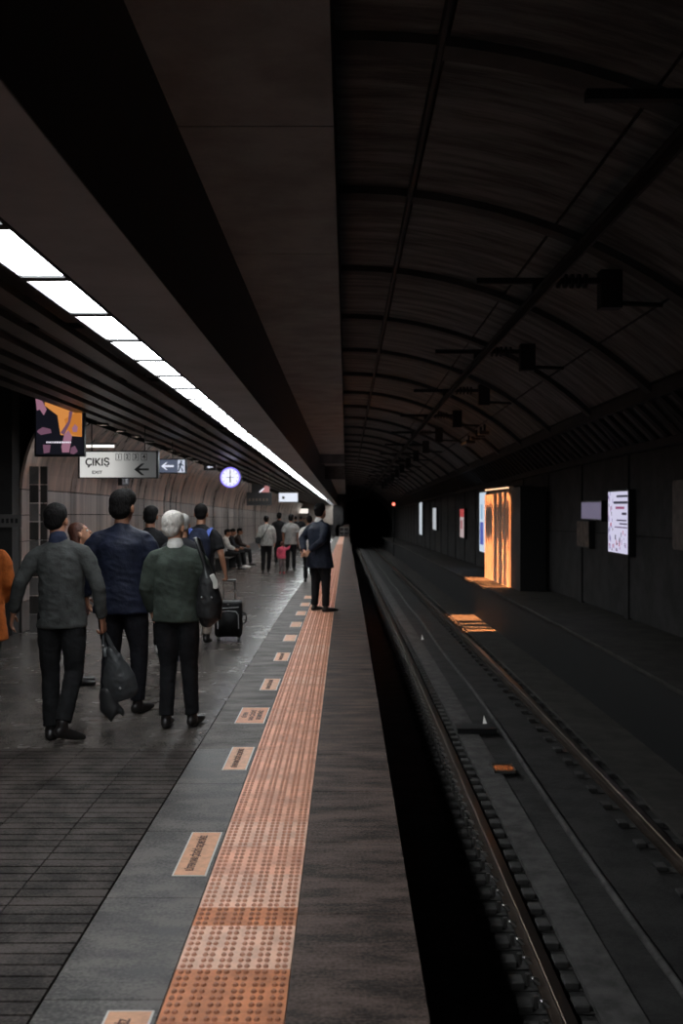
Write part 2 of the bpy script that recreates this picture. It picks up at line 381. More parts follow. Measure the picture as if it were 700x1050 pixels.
# --- things lying between the rails
def grate(px, py, lab):
    D = F*2.86/(py-519); g = empty('drain_grate', (GX(px, D), D, -1.185)); tag(g, lab, 'grate')
    bm = bmesh.new(); box(bm, -0.12, 0.12, -0.16, -0.145, 0, 0.03); box(bm, -0.12, 0.12, 0.145, 0.16, 0, 0.03); box(bm, -0.12, -0.105, -0.16, 0.16, 0, 0.03); box(bm, 0.105, 0.12, -0.16, 0.16, 0, 0.03)
    obj('grate_frame', bm, M['steel'], g)
    bm = bmesh.new(); box(bm, -0.105, 0.105, -0.145, 0.145, 0.0, 0.006); obj('backing', bm, mat('copper plate', (0.85,0.42,0.22), 0.5, var=0.5, scale=22), g)
    for j in range(4): bxo('bar', -0.105, 0.105, -0.09+0.06*j-0.006, -0.09+0.06*j+0.006, 0.008, 0.026, M['railtop'], g)
    for j in range(3): bxo('bar', -0.055+0.055*j-0.005, -0.055+0.055*j+0.005, -0.145, 0.145, 0.01, 0.02, M['railtop'], g)
    return g, D
g, D = grate(516, 785, 'small copper coloured grate shining between the rails')
light('grate_light', 'SPOT', (GX(516, D), D-0.03, 0.9), 300, (1, 0.5, 0.25), spot_size=math.radians(6.2), spot_blend=0.1, shadow_soft_size=0.01)  # added narrow spot without a fixture, makes the grate shine
for i, (px, py, lab) in enumerate(((497, 741, 'white triangular marker between the rails beside the black junction box'), (433, 655, 'far small white marker between the rails'))):
    D = F*2.82/(py-519); c = P(px, py, D)
    bm = bmesh.new(); s = 0.03
    vs = [bm.verts.new(v) for v in ((-s,0,-0.02),(s,0.02,-0.02),(-0.01,0.03,0.09),(0,0.06,-0.02))]
    for q in ((0,1,2),(1,3,2),(3,0,2),(0,3,1)): bm.faces.new([vs[k] for k in q])
    o = obj('track_marker', bm, mat('reflective white', (0.85,0.85,0.8), 0.3, emit=(0.9,0.9,0.85), es=0.2), None, loc=c); tag(o, lab, 'marker', 'white track markers')  # faint glow built into the material in place of reflected light
D = F*2.78/(740-519)
j = empty('junction_box', (GX(487, D), D, -1.19)); tag(j, 'flat black junction box lying across the middle of the track', 'box')
bxo('box_body', -0.24, 0.26, -0.14, 0.14, 0, 0.06, M['blackpaint'], j, 0.008); bxo('box_lid', -0.25, 0.27, -0.15, 0.15, 0.06, 0.075, M['blackpaint'], j, 0.004)
# --- walls of the hall
XL = -4.4
wl = bxo('wall_left', XL-0.5, XL-0.03, 13.5, YE, 0, 4.0, M['joint']); tag(wl, kind='structure')
zs = [0.0, 0.42, 0.83, 1.24, 1.60, 1.95]
for r in range(5):
    for c in range(33):
        y0 = 13.5+2.4*c
        if y0 > YE-1: continue
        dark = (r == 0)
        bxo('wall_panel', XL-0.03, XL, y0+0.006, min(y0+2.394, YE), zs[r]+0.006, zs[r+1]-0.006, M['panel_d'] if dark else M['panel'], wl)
for c in range(33):
    y0 = 13.5+2.4*c; y1 = min(y0+2.392, YE)
    if y0 > YE-1: continue
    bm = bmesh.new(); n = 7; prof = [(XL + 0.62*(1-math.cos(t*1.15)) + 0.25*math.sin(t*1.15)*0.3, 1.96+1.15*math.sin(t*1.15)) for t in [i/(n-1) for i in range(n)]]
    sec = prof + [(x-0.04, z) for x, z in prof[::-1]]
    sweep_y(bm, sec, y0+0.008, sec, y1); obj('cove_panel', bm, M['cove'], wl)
# end face of that wall (faces the camera, dark) with signboard and tiled pier
wb = bxo('wall_portal', -9.0, XL-0.03, 13.2, 13.495, 0, 4.0, M['darkwall']); tag(wb, kind='structure')
bxo('wall_outer', -9.2, -9.0, YB, 13.5, 0, 4.0, M['darkwall'])['kind'] = 'structure'
for i, (px0, px1, m) in enumerate(((-2, 1, 'x'), (31, 40, 'p'), (42, 49, 'q'))):
    if m == 'x': continue
    for k in range(9):
        z0 = 0.05+0.245*k
        bxo('pier_tile', GX(px0, 13.2), GX(px1, 13.2), 13.17, 13.2, z0, z0+0.235, M['panel_d'] if (k % 2 or m == 'q') else mat('grey pier tile', (0.17,0.155,0.15), 0.5, var=0.2), wb)
ps = empty('wall_sign', P(9, 534, 13.15)); tag(ps, 'dim grey signboard on the dark wall at the left edge', 'sign')
bxo('sign_board', -0.2, 0.17, -0.02, 0.02, -0.085, 0.085, mat('dim board', (0.16,0.15,0.145), 0.5), ps)
bm = bmesh.new()
for k in range(5): poly(bm, [(-0.15+0.06*k, -0.03), (-0.115+0.06*k, -0.03), (-0.115+0.06*k, 0.03), (-0.15+0.06*k, 0.03)], -0.022)
obj('worn_marking', bm, M['blackpaint'], ps)
# end wall of the hall, with a framed lit passage
we = bxo('wall_end', XL, -1.27, YE-0.2, YE, 0, 4.0, M['endwall']); tag(we, kind='structure')
dz = YE-0.24
dr = empty('door_1', (GX(308, dz), dz, 0)); dr.scale = (1.3, 1, 1.36); tag(dr, kind='structure')
for nm, x0, x1, z0, z1 in (('door_frame', -0.62, -0.55, 0, 1.9), ('door_frame', 0.55, 0.62, 0, 1.9), ('door_frame', -0.62, 0.62, 1.9, 1.97), ('transom', -0.55, 0.55, 1.52, 1.58), ('transom', -0.55, 0.55, 1.25, 1.29)):
    bxo(nm, x0, x1, -0.06, 0.03, z0, z1, M['blackpaint'], dr)
bxo('door_panel', -0.55, 0.55, -0.02, 0.03, 0, 1.25, mat('brown passage', (0.3,0.2,0.14), 0.6, var=0.3, scale=6), dr)
bxo('transom_light', -0.55, 0.55, -0.02, 0.03, 1.58, 1.9, emis('passage light', (1,0.93,0.85), 1.0), dr)
# --- back wall far behind camera is open: the platform goes on
# --- concrete soffit slab above platform
sf = empty('ceiling'); tag(sf, kind='structure')
ZS = CH+2.24
bm = bmesh.new(); box(bm, -9.2, -0.07, YB, YE, ZS+0.02, ZS+0.55); obj('slab_core', bm, M['joint'], sf)
yy = YB
while yy < YE:
    bxo('soffit_panel', -3.0, -0.075, yy+0.006, min(yy+2.94, YE), ZS-0.01, ZS+0.03, M['soffit'], sf); yy += 2.95
bxo('soffit_panel', -9.2, -3.0, YB, YE, ZS-0.01, ZS+0.03, M['soffit'], sf)
bxo('cross_beam', -1.0, -0.08, 37.0, 37.6, ZS-0.35, ZS, M['concrete'], sf); bxo('cross_beam', -1.0, -0.08, 45.0, 45.6, ZS-0.6, ZS, M['concrete'], sf)
# bulkhead (light trough) over the platform: soffit with vertical face towards the tracks
ZC = CH+1.2
bk = empty('ceiling_bulkhead'); tag(bk, kind='structure')
def sec2(xa, ka, xb, kb, z0, z1, D): return rect(T(xa, D, ka), T(xb, D, kb), z0, z1)
yy = YB
while yy < YE:
    y1 = min(yy+2.9, YE)
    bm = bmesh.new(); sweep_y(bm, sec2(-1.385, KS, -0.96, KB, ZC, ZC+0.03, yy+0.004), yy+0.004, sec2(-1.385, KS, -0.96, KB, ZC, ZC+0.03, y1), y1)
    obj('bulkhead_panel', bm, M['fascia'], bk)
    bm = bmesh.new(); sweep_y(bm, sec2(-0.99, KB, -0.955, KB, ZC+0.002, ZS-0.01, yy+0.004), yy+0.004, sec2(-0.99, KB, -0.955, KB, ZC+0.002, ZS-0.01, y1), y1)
    obj('bulkhead_side', bm, M['blackpaint'], bk); yy += 2.9  # unlit side face: its shade is given as a black colour
# upper dark ceiling above the slats
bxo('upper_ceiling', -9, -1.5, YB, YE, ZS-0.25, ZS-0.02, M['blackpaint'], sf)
# slats
for i in range(6):
    x0 = -1.83-0.27*i; wd = 0.15
    bm = bmesh.new(); sweep_m(bm, lambda D_: sec2(x0-wd, KS, x0, KS, ZC+0.0, ZC+0.05, D_), YB, YE-0.3)
    obj('ceiling_slat', bm, M['slat'], sf)
y0 = 1.0
while y0 < 90:      # cross carriers over the slats
    bxo('slat_carrier', T(-3.45, y0, KS), T(-1.7, y0, KS), y0, y0+0.05, ZC+0.052, ZC+0.09, M['blackpaint'], sf); y0 += 3.0
# --- strip light
sl = empty('strip_light', (0, 0, ZC)); tag(sl, 'continuous white fluorescent strip light running above the platform', 'ceiling light')
bm = bmesh.new(); sweep_m(bm, lambda D_: sec2(-1.66, KS, -1.385, KS, 0.035, 0.07, D_), YB, YE-0.3); obj('housing', bm, M['blackpaint'], sl)
for a, b in ((-1.66, -1.63), (-1.40, -1.385)):
    bm = bmesh.new(); sweep_m(bm, lambda D_: sec2(a, KS, b, KS, -0.01, 0.035, D_), YB, YE-0.3); obj('housing_lip', bm, M['blackpaint'], sl)
y0 = -2.62
while y0 < YE-1.4:
    bm = bmesh.new(); sweep_y(bm, sec2(-1.625, KS, -1.405, KS, 0.0, 0.03, y0+0.03), y0+0.03, sec2(-1.625, KS, -1.405, KS, 0.0, 0.03, y0+0.95), y0+0.95)
    obj('diffuser', bm, M['lamp'], sl)
    bm = bmesh.new(); sweep_y(bm, sec2(-1.63, KS, -1.40, KS, -0.012, 0.03, y0-0.045), y0-0.045, sec2(-1.63, KS, -1.40, KS, -0.012, 0.03, y0+0.045), y0+0.045)
    obj('divider', bm, M['blackpaint'], sl); y0 += 0.98
# downlights by the wall
y0 = 14.4
nd = 0
while y0 < 60:
    o = empty('downlight', (T(-3.46, y0, 0.004), y0, ZC+0.1)); tag(o, 'small round downlight in the row beside the cove panels over the hall', 'ceiling light', 'downlights along the hall wall')
    bm = bmesh.new(); cyl(bm, (0,0,0.001), (0,0,0.06), 0.09, 14); bmesh.ops.create_cone(bm, cap_ends=False, segments=14, radius1=0.085, radius2=0.085, depth=0.13, matrix=Matrix.Translation((0,0,-0.06))); obj('can', bm, M['black_plastic'], o)
    bm = bmesh.new(); cyl(bm, (0,0,-0.012), (0,0,0.0), 0.055, 14); obj('lens', bm, M['spot'], o); y0 += 1.15; nd += 1

# --- vault over the tracks
RV = 5.9; ZV = CH-2.73
def arc(a0, a1, r, n): return [(r*math.sin(a), ZV+r*math.cos(a)) for a in [a0+(a1-a0)*i/n for i in range(n+1)]]
a_end = math.asin(4.6/RV); a_top = -0.15
va = empty('ceiling_vault'); tag(va, kind='structure')
bm = bmesh.new(); o_, i_ = arc(a_top-0.05, a_end+0.03, RV+0.35, 20), arc(a_top-0.05, a_end+0.03, RV+0.05, 20)
sec = i_ + o_[::-1]; a = [bm.verts.new((x, YB, z)) for x, z in sec]; b = [bm.verts.new((x, 96, z)) for x, z in sec]
for i in range(len(sec)): bm.faces.new((a[i], a[(i+1)%len(sec)], b[(i+1)%len(sec)], b[i]))
obj('vault_shell', bm, M['joint'], va)
a_c = math.asin(4.0/RV)
cuts = [a_top, 0.115, 0.36, 0.60, a_c]
yy = YB
random.seed(3)
while yy < 96:
    y1 = min(yy+3.25, 96)
    for q in range(4):
        bm = bmesh.new(); off = random.uniform(0, 0.02)
        ii, oo = arc(cuts[q]+0.0025, cuts[q+1]-0.0025, RV+off, 6), arc(cuts[q]+0.0025, cuts[q+1]-0.0025, RV+0.06, 6)
        sec = ii+oo[::-1]
        A = [bm.verts.new((x, yy+0.05, z)) for x, z in sec]; B = [bm.verts.new((x, y1-0.05, z)) for x, z in sec]; n = len(sec)
        for i in range(n): bm.faces.new((A[i], A[(i+1)%n], B[(i+1)%n], B[i]))
        for i in range(6):
            bm.faces.new((A[i], A[i+1], A[n-2-i], A[n-1-i])); bm.faces.new((B[i+1], B[i], B[n-1-i], B[n-2-i]))
        bmesh.ops.recalc_face_normals(bm, faces=bm.faces[:])
        obj('vault_panel', bm, M['concrete'], va)
    # ring rib
    bm = bmesh.new(); ii, oo = arc(a_top, a_end, RV-0.06, 18), arc(a_top, a_end, RV+0.04, 18); sec = ii+oo[::-1]
    A = [bm.verts.new((x, yy-0.11, z)) for x, z in sec]; B = [bm.verts.new((x, yy+0.11, z)) for x, z in sec]; n = len(sec)
    for i in range(n): bm.faces.new((A[i], A[(i+1)%n], B[(i+1)%n], B[i]))
    for i in range(18):
        bm.faces.new((A[i], A[i+1], A[n-2-i], A[n-1-i])); bm.faces.new((B[i+1], B[i], B[n-1-i], B[n-2-i]))
    bmesh.ops.recalc_face_normals(bm, faces=bm.faces[:])
    obj('ring_rib', bm, M['ribconc'], va)
    yy += 3.25
# cornices and fins
tag(bxo('trim_2', 4.02, 4.4, YB, 96, CH+1.42, CH+1.60, M['darkwall']), kind='structure')
tag(bxo('trim_3', 4.5, 4.75, YB, 96, CH+0.86, CH+0.98, M['darkwall']), kind='structure')
fb = bmesh.new(); s_ = [(4.10, CH+1.45), (4.62, CH+0.92), (4.75, CH+0.92), (4.3, CH+1.6)]
sweep_y(fb, s_, YB, s_, 96); fr = obj('wall_frieze', fb, M['concrete']); tag(fr, kind='structure')
bm = bmesh.new(); s_ = [(4.02, CH+1.44), (4.54, CH+0.93), (4.66, CH+0.93), (4.14, CH+1.47)]; sweep_y(bm, s_, 0, s_, 0.16)
fin = obj('frieze_fin', bm, M['darkwall'], fr); fin.location = (0, 7.0, 0)
for i in range(1, 165):
    inst('frieze_fin', fin.data, fr, (0, 7.0+0.53*i, 0))
# right wall
wr = bxo('wall_right', 4.70, 5.1, YB, 96, -1.45, CH+0.95, M['joint']); tag(wr, kind='structure')
yy = YB
while yy < 96:
    for z0, z1 in ((-0.1, 1.25), (1.27, CH+0.88)):
        bxo('wall_panel', 4.66, 4.70, yy+0.05, min(yy+3.2, 96), z0, z1, M['wallconc'], wr)
    bxo('pilaster', 4.63, 4.70, yy-0.12, yy+0.12, -0.18, CH+0.88, M['darkwall'], wr); yy += 3.25
ww = bxo('side_walkway', 3.64, 4.70, YB, 96, -1.24, -0.18, M['darkwall']); tag(ww, kind='structure'); ww.data.materials[0] = M['blackpaint']  # riser set to black: its shade is put into the colour
bxo('walkway_top', 3.36, 4.70, YB, 96, -0.18, -0.13, M['bedstrip'], ww)  # lip carried out past the riser to keep the orange beam off it
bxo('trackside_strip', 2.95, 3.64, YB, 96, -1.24, -1.19, M['bedstrip'], bed)
# end of the station vault: portal and running tunnel
bm = bmesh.new(); n = 32; r1 = 2.75; cx, cz = 1.7, 0.95
inner = [bm.verts.new((cx+r1*math.cos(t*2*PI/n), 96, cz+r1*math.sin(t*2*PI/n))) for t in range(n)]
outer = [bm.verts.new((cx+9*math.cos(t*2*PI/n), 96, cz+9*math.sin(t*2*PI/n))) for t in range(n)]
back = [bm.verts.new((cx+r1*math.cos(t*2*PI/n), 140, cz+r1*math.sin(t*2*PI/n))) for t in range(n)]
for t in range(n):
    u = (t+1) % n; bm.faces.new((inner[t], inner[u], outer[u], outer[t])); bm.faces.new((inner[u], inner[t], back[t], back[u]))
bm.faces.new(back)
tag(obj('wall_tunnel', bm, M['darkwall']), kind='structure')
tag(bxo('wall_beyond', -9.2, -0.3, YE, YE+0.2, -1.4, 5.4, M['darkwall']), kind='structure')
tag(bxo('trim_4', -0.3, 0.0, YE+2.5, 96, -1.4, 5.4, M['darkwall']), kind='structure')
# walkway continuing past the platform end, with railing
tag(bxo('platform_ramp', -1.0, 0.28, YE, YE+2.4, -1.23, -0.02, M['edge']), kind='structure')
rl = empty('end_railing', (0, YE-0.6, 0.0055)); tag(rl, 'grey metal gate railing closing the far platform end', 'railing')
for x in (-0.66, -0.22, 0.24):
    bm = bmesh.new(); cyl(bm, (x,0,0), (x,0,0.86), 0.025, 8); obj('post', bm, M['steel'], rl)
for z in (0.84, 0.45, 0.12):
    bm = bmesh.new(); cyl(bm, (-0.66,0,z), (0.24,0,z), 0.02, 8); obj('rail_bar', bm, M['steel'], rl)
bxo('infill_panel', -0.64, 0.22, 0.01, 0.03, 0.14, 0.8, M['blackpaint'], rl)

# --- overhead conductor rail and brackets
XC, ZCAT = 2.0, CH+2.2
ct = empty('overhead_line', (0, 0, ZCAT)); tag(ct, 'overhead conductor rail running along the vault above the track', 'overhead line')
bm = bmesh.new(); sweep_y(bm, rect(XC-0.045, XC+0.045, 0.0, 0.02), YB, rect(T(XC-0.045,94,KT), T(XC+0.045,94,KT), 0.0, 0.02), 94); sweep_y(bm, rect(XC-0.012, XC+0.012, -0.09, 0.0), YB, rect(T(XC-0.012,94,KT), T(XC+0.012,94,KT), -0.09, 0.0), 94)
obj('conductor_bar', bm, M['blackpaint'], ct)
bm = bmesh.new(); loft(bm, [(0.63, d, math.sqrt(5.84**2-0.63**2)+ZV-ZCAT) for d in range(2, 96, 6)], [0.03]*16, seg=6); obj('ceiling_conduit', bm, M['blackpaint'], ct)
for i in range(15):
    D = 5.7+4.7*i; x = T(XC, D, KT)
    b = empty('bracket', (x, D, 0)); b.parent = ct; b.name = 'line_bracket'
    vz = ZV+math.sqrt(5.84**2-(x+0.75)**2)-ZCAT
    bm = bmesh.new(); box(bm, -0.62, 0.85, -0.03, 0.03, 0.12, 0.18); box(bm, -0.04, 0.04, -0.04, 0.04, 0.02, 0.14)
    obj('cross_arm', bm, M['blackpaint'], b)
    bm = bmesh.new()
    for k in range(5): cyl(bm, (0.22+0.07*k, 0, 0.15), (0.25+0.07*k, 0, 0.15), 0.075, 12)
    obj('insulator', bm, M['blackpaint'], b)
    bm = bmesh.new(); box(bm, 0.66, 0.88, -0.09, 0.09, -0.14, vz+0.02); obj('drop_post', bm, M['blackpaint'], b)
    bm = bmesh.new(); cyl(bm, (0.85,0,-0.08), (1.32,0,-0.1), 0.025, 8); obj('stay', bm, M['blackpaint'], b)

# ================================================================ RIGHT WALL ITEMS
# sheet-clad shutter with a lamp row on top and added lamp boxes above
sh = empty('metal_shutter', (3.98, 24.1, -0.13)); tag(sh, 'tall orange-lit corrugated shutter standing on the far trackside ledge', 'shutter')
n = 10; Ls = 4.25
for k in range(n):
    y0 = k*Ls/n
    bm = bmesh.new(); z1 = 2.34
    sec = [(0, y0+0.01), (-0.05, y0+0.06), (-0.05, y0+Ls/n-0.08), (0, y0+Ls/n-0.01), (0.05, y0+Ls/n-0.01), (0.05, y0+0.01)]
    A = [bm.verts.new((x, yv, 0)) for x, yv in sec]; B = [bm.verts.new((x, yv, z1)) for x, yv in sec]; m_ = len(sec)
    for i in range(m_): bm.faces.new((A[i], A[(i+1)%m_], B[(i+1)%m_], B[i]))
    bm.faces.new(A[::-1]); bm.faces.new(B); bmesh.ops.recalc_face_normals(bm, faces=bm.faces[:])
    obj('cladding_sheet', bm, M['shutter'], sh)
bxo('dark_end_block', 0.0, 0.6, -1.3, 0.0, 0, 2.4, M['blackpaint'], sh); bxo('dark_end_block', 0.0, 0.36, Ls, Ls+0.1, 0, 2.4, M['darkwall'], sh)  # near block is black, standing in for the dark recess beside the shutter
bxo('header', 0.05, 0.5, -0.12, Ls+0.1, 2.36, 2.46, M['darkwall'], sh)
for k, (a_, b_) in enumerate(ORANGE):  # added casings to go with the orange beams, no real fixture
    lf = empty('added_lamp', (3.35, (a_+b_)/2, 3.58)); tag(lf, ('nearest', 'second', 'third', 'longest and farthest')[k]+' small dark box added as lamp casing above the orange-lit shutter', 'lamp', 'added lamp boxes above the shutter')
    hl = (b_-a_)/2*0.8; bxo('added_lamp_box', -0.12, 0.12, -hl, hl, 0.0, 0.09, M['blackpaint'], lf, 0.01); bxo('added_lamp_bracket', 0.0, 0.05, -0.03, 0.03, 0.09, 0.26, M['blackpaint'], lf)
tr = empty('tube_lamp', (3.90, 24.1, 2.24)); tag(tr, 'thin row of small warm lamps along the top of the shutter', 'lamp')
for k in range(8): bxo('bulb', 0.0, 0.05, 0.1+k*0.5, 0.38+k*0.5, 0.03, 0.06, emis('warm tube', (1.0,0.6,0.35), 1.6), tr)
bxo('tube_tray', 0.0, 0.06, 0.0, 4.2, 0.061, 0.09, M['blackpaint'], tr)

def lightbox(name, label, x, y0, y1, z0, z1, base, marks=None, cat='poster', st=1.0, group=None):
    o = empty(name, (x, (y0+y1)/2, (z0+z1)/2)); tag(o, label, cat, group)
    hy, hz = (y1-y0)/2, (z1-z0)/2
    bxo('case', 0.0, 0.12, -hy-0.03, hy+0.03, -hz-0.03, hz+0.03, M['black_plastic'], o)
    bm = bmesh.new(); mats = [emis('lit paper '+name+'%.1f' % y0, base, st)]
    def yz(a, b, c, d, mi, off):   # a,b horizontal fractions (0 = far/left as seen), c,d vertical from bottom
        Y = lambda t: hy - t*2*hy
        f = bm.faces.new([bm.verts.new((off, Y(u), -hz+v*2*hz)) for u, v in ((a,c),(b,c),(b,d),(a,d))]); f.material_index = mi
    yz(0,1,0,1,0,-0.003)
    obj('lit_face', bm, mats, o)
    if marks:
        bm = bmesh.new(); ml = []
        for (a, b, c, d, col) in marks:
            key = emis('ink %.2f %.2f %.2f' % col, col, 0.8)
            if key not in ml: ml.append(key)
            yz(a, b, c, d, ml.index(key), -0.006)
        obj('print', bm, ml, o)
    return o
XW = 4.54
def dpx(px, x=XW): return F*x/(px-355)
def zpx(py, D): return CH-(py-519)/F*D + DIP(D)
random.seed(11)
mk = [(0.45,1,0.905,0.94,(0.03,0.03,0.06)), (0.3,1,0.80,0.84,(0.03,0.03,0.06)), (0.4,0.85,0.715,0.755,(0.35,0.08,0.2)), (0.72,0.95,0.62,0.66,(0.05,0.04,0.08)),
      (0.45,0.95,0.52,0.545,(0.1,0.08,0.15)), (0.6,0.98,0.465,0.49,(0.1,0.08,0.15)), (0.35,0.98,0.41,0.43,(0.15,0.1,0.2))]
for k in range(46):
    u = random.uniform(0, 0.25) if k < 18 else random.uniform(0, 0.95); v = random.uniform(0.3, 0.97) if k < 18 else random.uniform(0.02, 0.33)
    c = random.choice([(0.25,0.2,0.45), (0.5,0.15,0.25), (0.08,0.07,0.12), (0.45,0.3,0.5)])
    mk.append((u, min(1, u+random.uniform(0.02,0.06)), v, min(1, v+random.uniform(0.03,0.09)), c))
D1, D0 = dpx(623.5), dpx(643.5); Dm = dpx(634)
lightbox('advert_lightbox', 'bright violet and white advert lightbox with dark text bars on right wall', XW, D0, D1, zpx(567, Dm), zpx(504, Dm), (0.62,0.60,0.78), mk, st=0.95)
D1, D0 = dpx(596), dpx(616); Dm = dpx(606)
lightbox('advert_lightbox', 'small square dull violet lit panel left of the bright advert', XW, D0, D1, zpx(532, Dm), zpx(515, Dm), (0.16,0.14,0.22), None, st=0.75)
D1, D0 = dpx(591), dpx(603); Dm = dpx(597)
o = empty('brown_poster', (XW, (D0+D1)/2, zpx(547.5, Dm))); tag(o, 'dim brown poster on the wall below the dull violet panel', 'poster')
hy = (D1-D0)/2; bxo('board', 0, 0.12, -hy, hy, -0.24, 0.24, mat('brown print', (0.13,0.085,0.06), 0.6, var=0.5, scale=7), o); bxo('board_frame', 0.01, 0.12, -hy-0.02, hy+0.02, -0.26, 0.26, M['blackpaint'], o)
D1, D0 = dpx(491.5), dpx(498.5); Dm = dpx(495)
lightbox('tall_lightbox', 'tall white and blue lightbox right behind the orange shutter', XW, D0, D1, zpx(566, Dm), zpx(505, Dm), (0.6,0.72,0.85), [(0.1,0.6,0.12,0.5,(0.08,0.12,0.5)), (0.2,0.5,0.55,0.8,(0.35,0.55,0.75))], st=0.9)
D1, D0 = dpx(471.5), dpx(475.5); Dm = dpx(473.5)
lightbox('tall_lightbox', 'narrow red and white lit poster between shutter and white lightboxes', XW, D0, D1, zpx(551, Dm), zpx(522, Dm), (0.7,0.55,0.55), [(0,1,0.72,1,(0.5,0.05,0.05)), (0.2,0.6,0.3,0.6,(0.4,0.1,0.12))], st=0.6)
D1, D0 = dpx(443.6), dpx(447); Dm = dpx(445)
lightbox('tall_lightbox', 'short white lit poster seen edge-on, second from tunnel end', XW, D0, D1, zpx(543, Dm), zpx(521, Dm), (0.7,0.75,0.8), None, st=0.6)
D1, D0 = dpx(429.8), dpx(432.6); Dm = dpx(431)
lightbox('tall_lightbox', 'tallest narrow white lit poster seen edge-on nearest tunnel end', XW, D0, D1, zpx(548, Dm), zpx(515, Dm), (0.7,0.78,0.85), None, st=0.7)
o = empty('wall_cabinet', (XW-0.06, dpx(698), zpx(530, dpx(698)))); tag(o, 'dim brown cabinet cut by the right edge of the frame', 'cabinet')
bxo('cabinet_body', 0, 0.18, -0.5, 0.16, -0.45, 0.5, mat('brown cabinet', (0.12,0.09,0.075), 0.6, var=0.3), o, 0.01); bxo('cabinet_door', -0.015, 0, -0.47, 0.13, -0.42, 0.47, mat('brown cabinet', (0.12,0.09,0.075)), o)
# red signal in the tunnel
c = P(403.5, 517, 74); sg = empty('signal_lamp', (c.x, c.y, -1.23)); tag(sg, 'tiny red signal lamp glowing in the dark running tunnel', 'signal')
bm = bmesh.new(); cyl(bm, (0,0,0), (0,0,c.z+1.1), 0.05, 8); obj('signal_post', bm, M['blackpaint'], sg)
bxo('signal_head', -0.16, 0.16, 0.0, 0.15, c.z+1.23-0.3, c.z+1.23+0.3, M['blackpaint'], sg)
bm = bmesh.new(); cyl(bm, (0,-0.03,c.z+1.23), (0,0.0,c.z+1.23), 0.11, 12); obj('signal_lens', bm, emis('red signal', (1,0.18,0.12), 3.0), sg)

# ================================================================ HANGING SIGNS
def hang(parent, x, z0, z1): 
    bm = bmesh.new(); cyl(bm, (x, 0.02, z0), (x, 0.02, z1), 0.008, 6); obj('hanger', bm, M['black_plastic'], parent)
# CIKIS sign
D = 14.8; c = P(121, 476.5, D); w_, h_ = 78/F*D/2, 26/F*D/2
s = empty('exit_sign', c); tag(s, 'long hanging white exit sign with black lettering and left arrow', 'sign')
bxo('case', -w_-0.03, w_+0.03, 0.0, 0.12, -h_-0.015, h_+0.02, M['black_plastic'], s, 0.005)
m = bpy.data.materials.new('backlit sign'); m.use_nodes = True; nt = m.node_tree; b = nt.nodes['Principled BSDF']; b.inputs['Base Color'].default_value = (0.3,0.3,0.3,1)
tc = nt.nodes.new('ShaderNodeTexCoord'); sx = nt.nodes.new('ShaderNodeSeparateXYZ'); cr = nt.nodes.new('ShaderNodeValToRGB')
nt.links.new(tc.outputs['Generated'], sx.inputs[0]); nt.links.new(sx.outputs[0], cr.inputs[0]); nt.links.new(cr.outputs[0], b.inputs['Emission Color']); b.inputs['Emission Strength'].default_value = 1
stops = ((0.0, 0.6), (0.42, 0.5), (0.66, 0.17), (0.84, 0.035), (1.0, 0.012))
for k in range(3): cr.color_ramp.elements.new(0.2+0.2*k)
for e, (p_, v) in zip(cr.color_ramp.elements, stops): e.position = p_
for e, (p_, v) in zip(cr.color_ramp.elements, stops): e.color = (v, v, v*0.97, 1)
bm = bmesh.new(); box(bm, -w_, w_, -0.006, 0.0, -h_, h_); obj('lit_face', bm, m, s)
K = M['black_plastic']; rx = (PI/2, 0, 0)
text('ÇIKIŞ', 0.155, K, s, (-w_*0.54, -0.008, 0.035), rx, bold=0.004, fit=0.36)
text('EXIT', 0.06, K, s, (-w_*0.55, -0.008, -0.115), rx, bold=0.0015, fit=0.15)
for k in range(4):
    x = w_*0.02+0.125*k
    bm = bmesh.new()
    for a, b_, c_, d_ in ((-0.045,0.045,0.045,0.052), (-0.045,0.045,-0.052,-0.045), (-0.045,-0.038,-0.052,0.052), (0.038,0.045,-0.052,0.052)): box(bm, a, b_, -0.009, -0.007, c_, d_)
    obj('number_box', bm, K, s, loc=(x, 0, 0.115)); text(str(k+1), 0.09, K, s, (x, -0.009, 0.115), rx, bold=0.002)
bm = bmesh.new(); a = 0.11
for pts in ([(-a,0),(0,a*0.95),(0.045,a*0.95),(-0.035,0.018),(a*1.0,0.018),(a*1.0,-0.018),(-0.035,-0.018),(0.045,-a*0.95),(0,-a*0.95)],): poly(bm, [(x, z*0.85) for x, z in pts], -0.008)
obj('arrow', bm, K, s, loc=(w_*0.62, 0, -0.07))
hang(s, -w_*0.7, h_, 1.6); hang(s, w_*0.7, h_, 1.6)
# emergency exit sign
D = 18; c = P(176.5, 478, D); w_, h_ = 26/F*D/2, 13/F*D/2
s = empty('emergency_sign', c); tag(s, 'small glowing white emergency sign with arrow and running figure', 'sign')
bxo('case', -w_-0.03, w_+0.03, 0.0, 0.08, -h_-0.02, h_+0.02, M['black_plastic'], s, 0.005)
bxo('lit_face', -w_, w_, -0.004, 0, -h_, h_, emis('pale panel', (0.62,0.66,0.78), 0.9), s)
dk = emis('dark green print', (0.03,0.05,0.09), 0.6)
bxo('print_field', -w_, 0.1, -0.006, -0.004, -h_, h_, emis('greyed field', (0.10,0.12,0.18), 0.8), s)
bm = bmesh.new(); poly(bm, [(-0.2,0),(-0.11,0.07),(-0.085,0.07),(-0.135,0.018),(0.03,0.018),(0.03,-0.018),(-0.135,-0.018),(-0.085,-0.07),(-0.11,-0.07)], -0.008); obj('arrow', bm, emis('arrow white', (0.75,0.78,0.9), 1.0), s)
bm = bmesh.new()
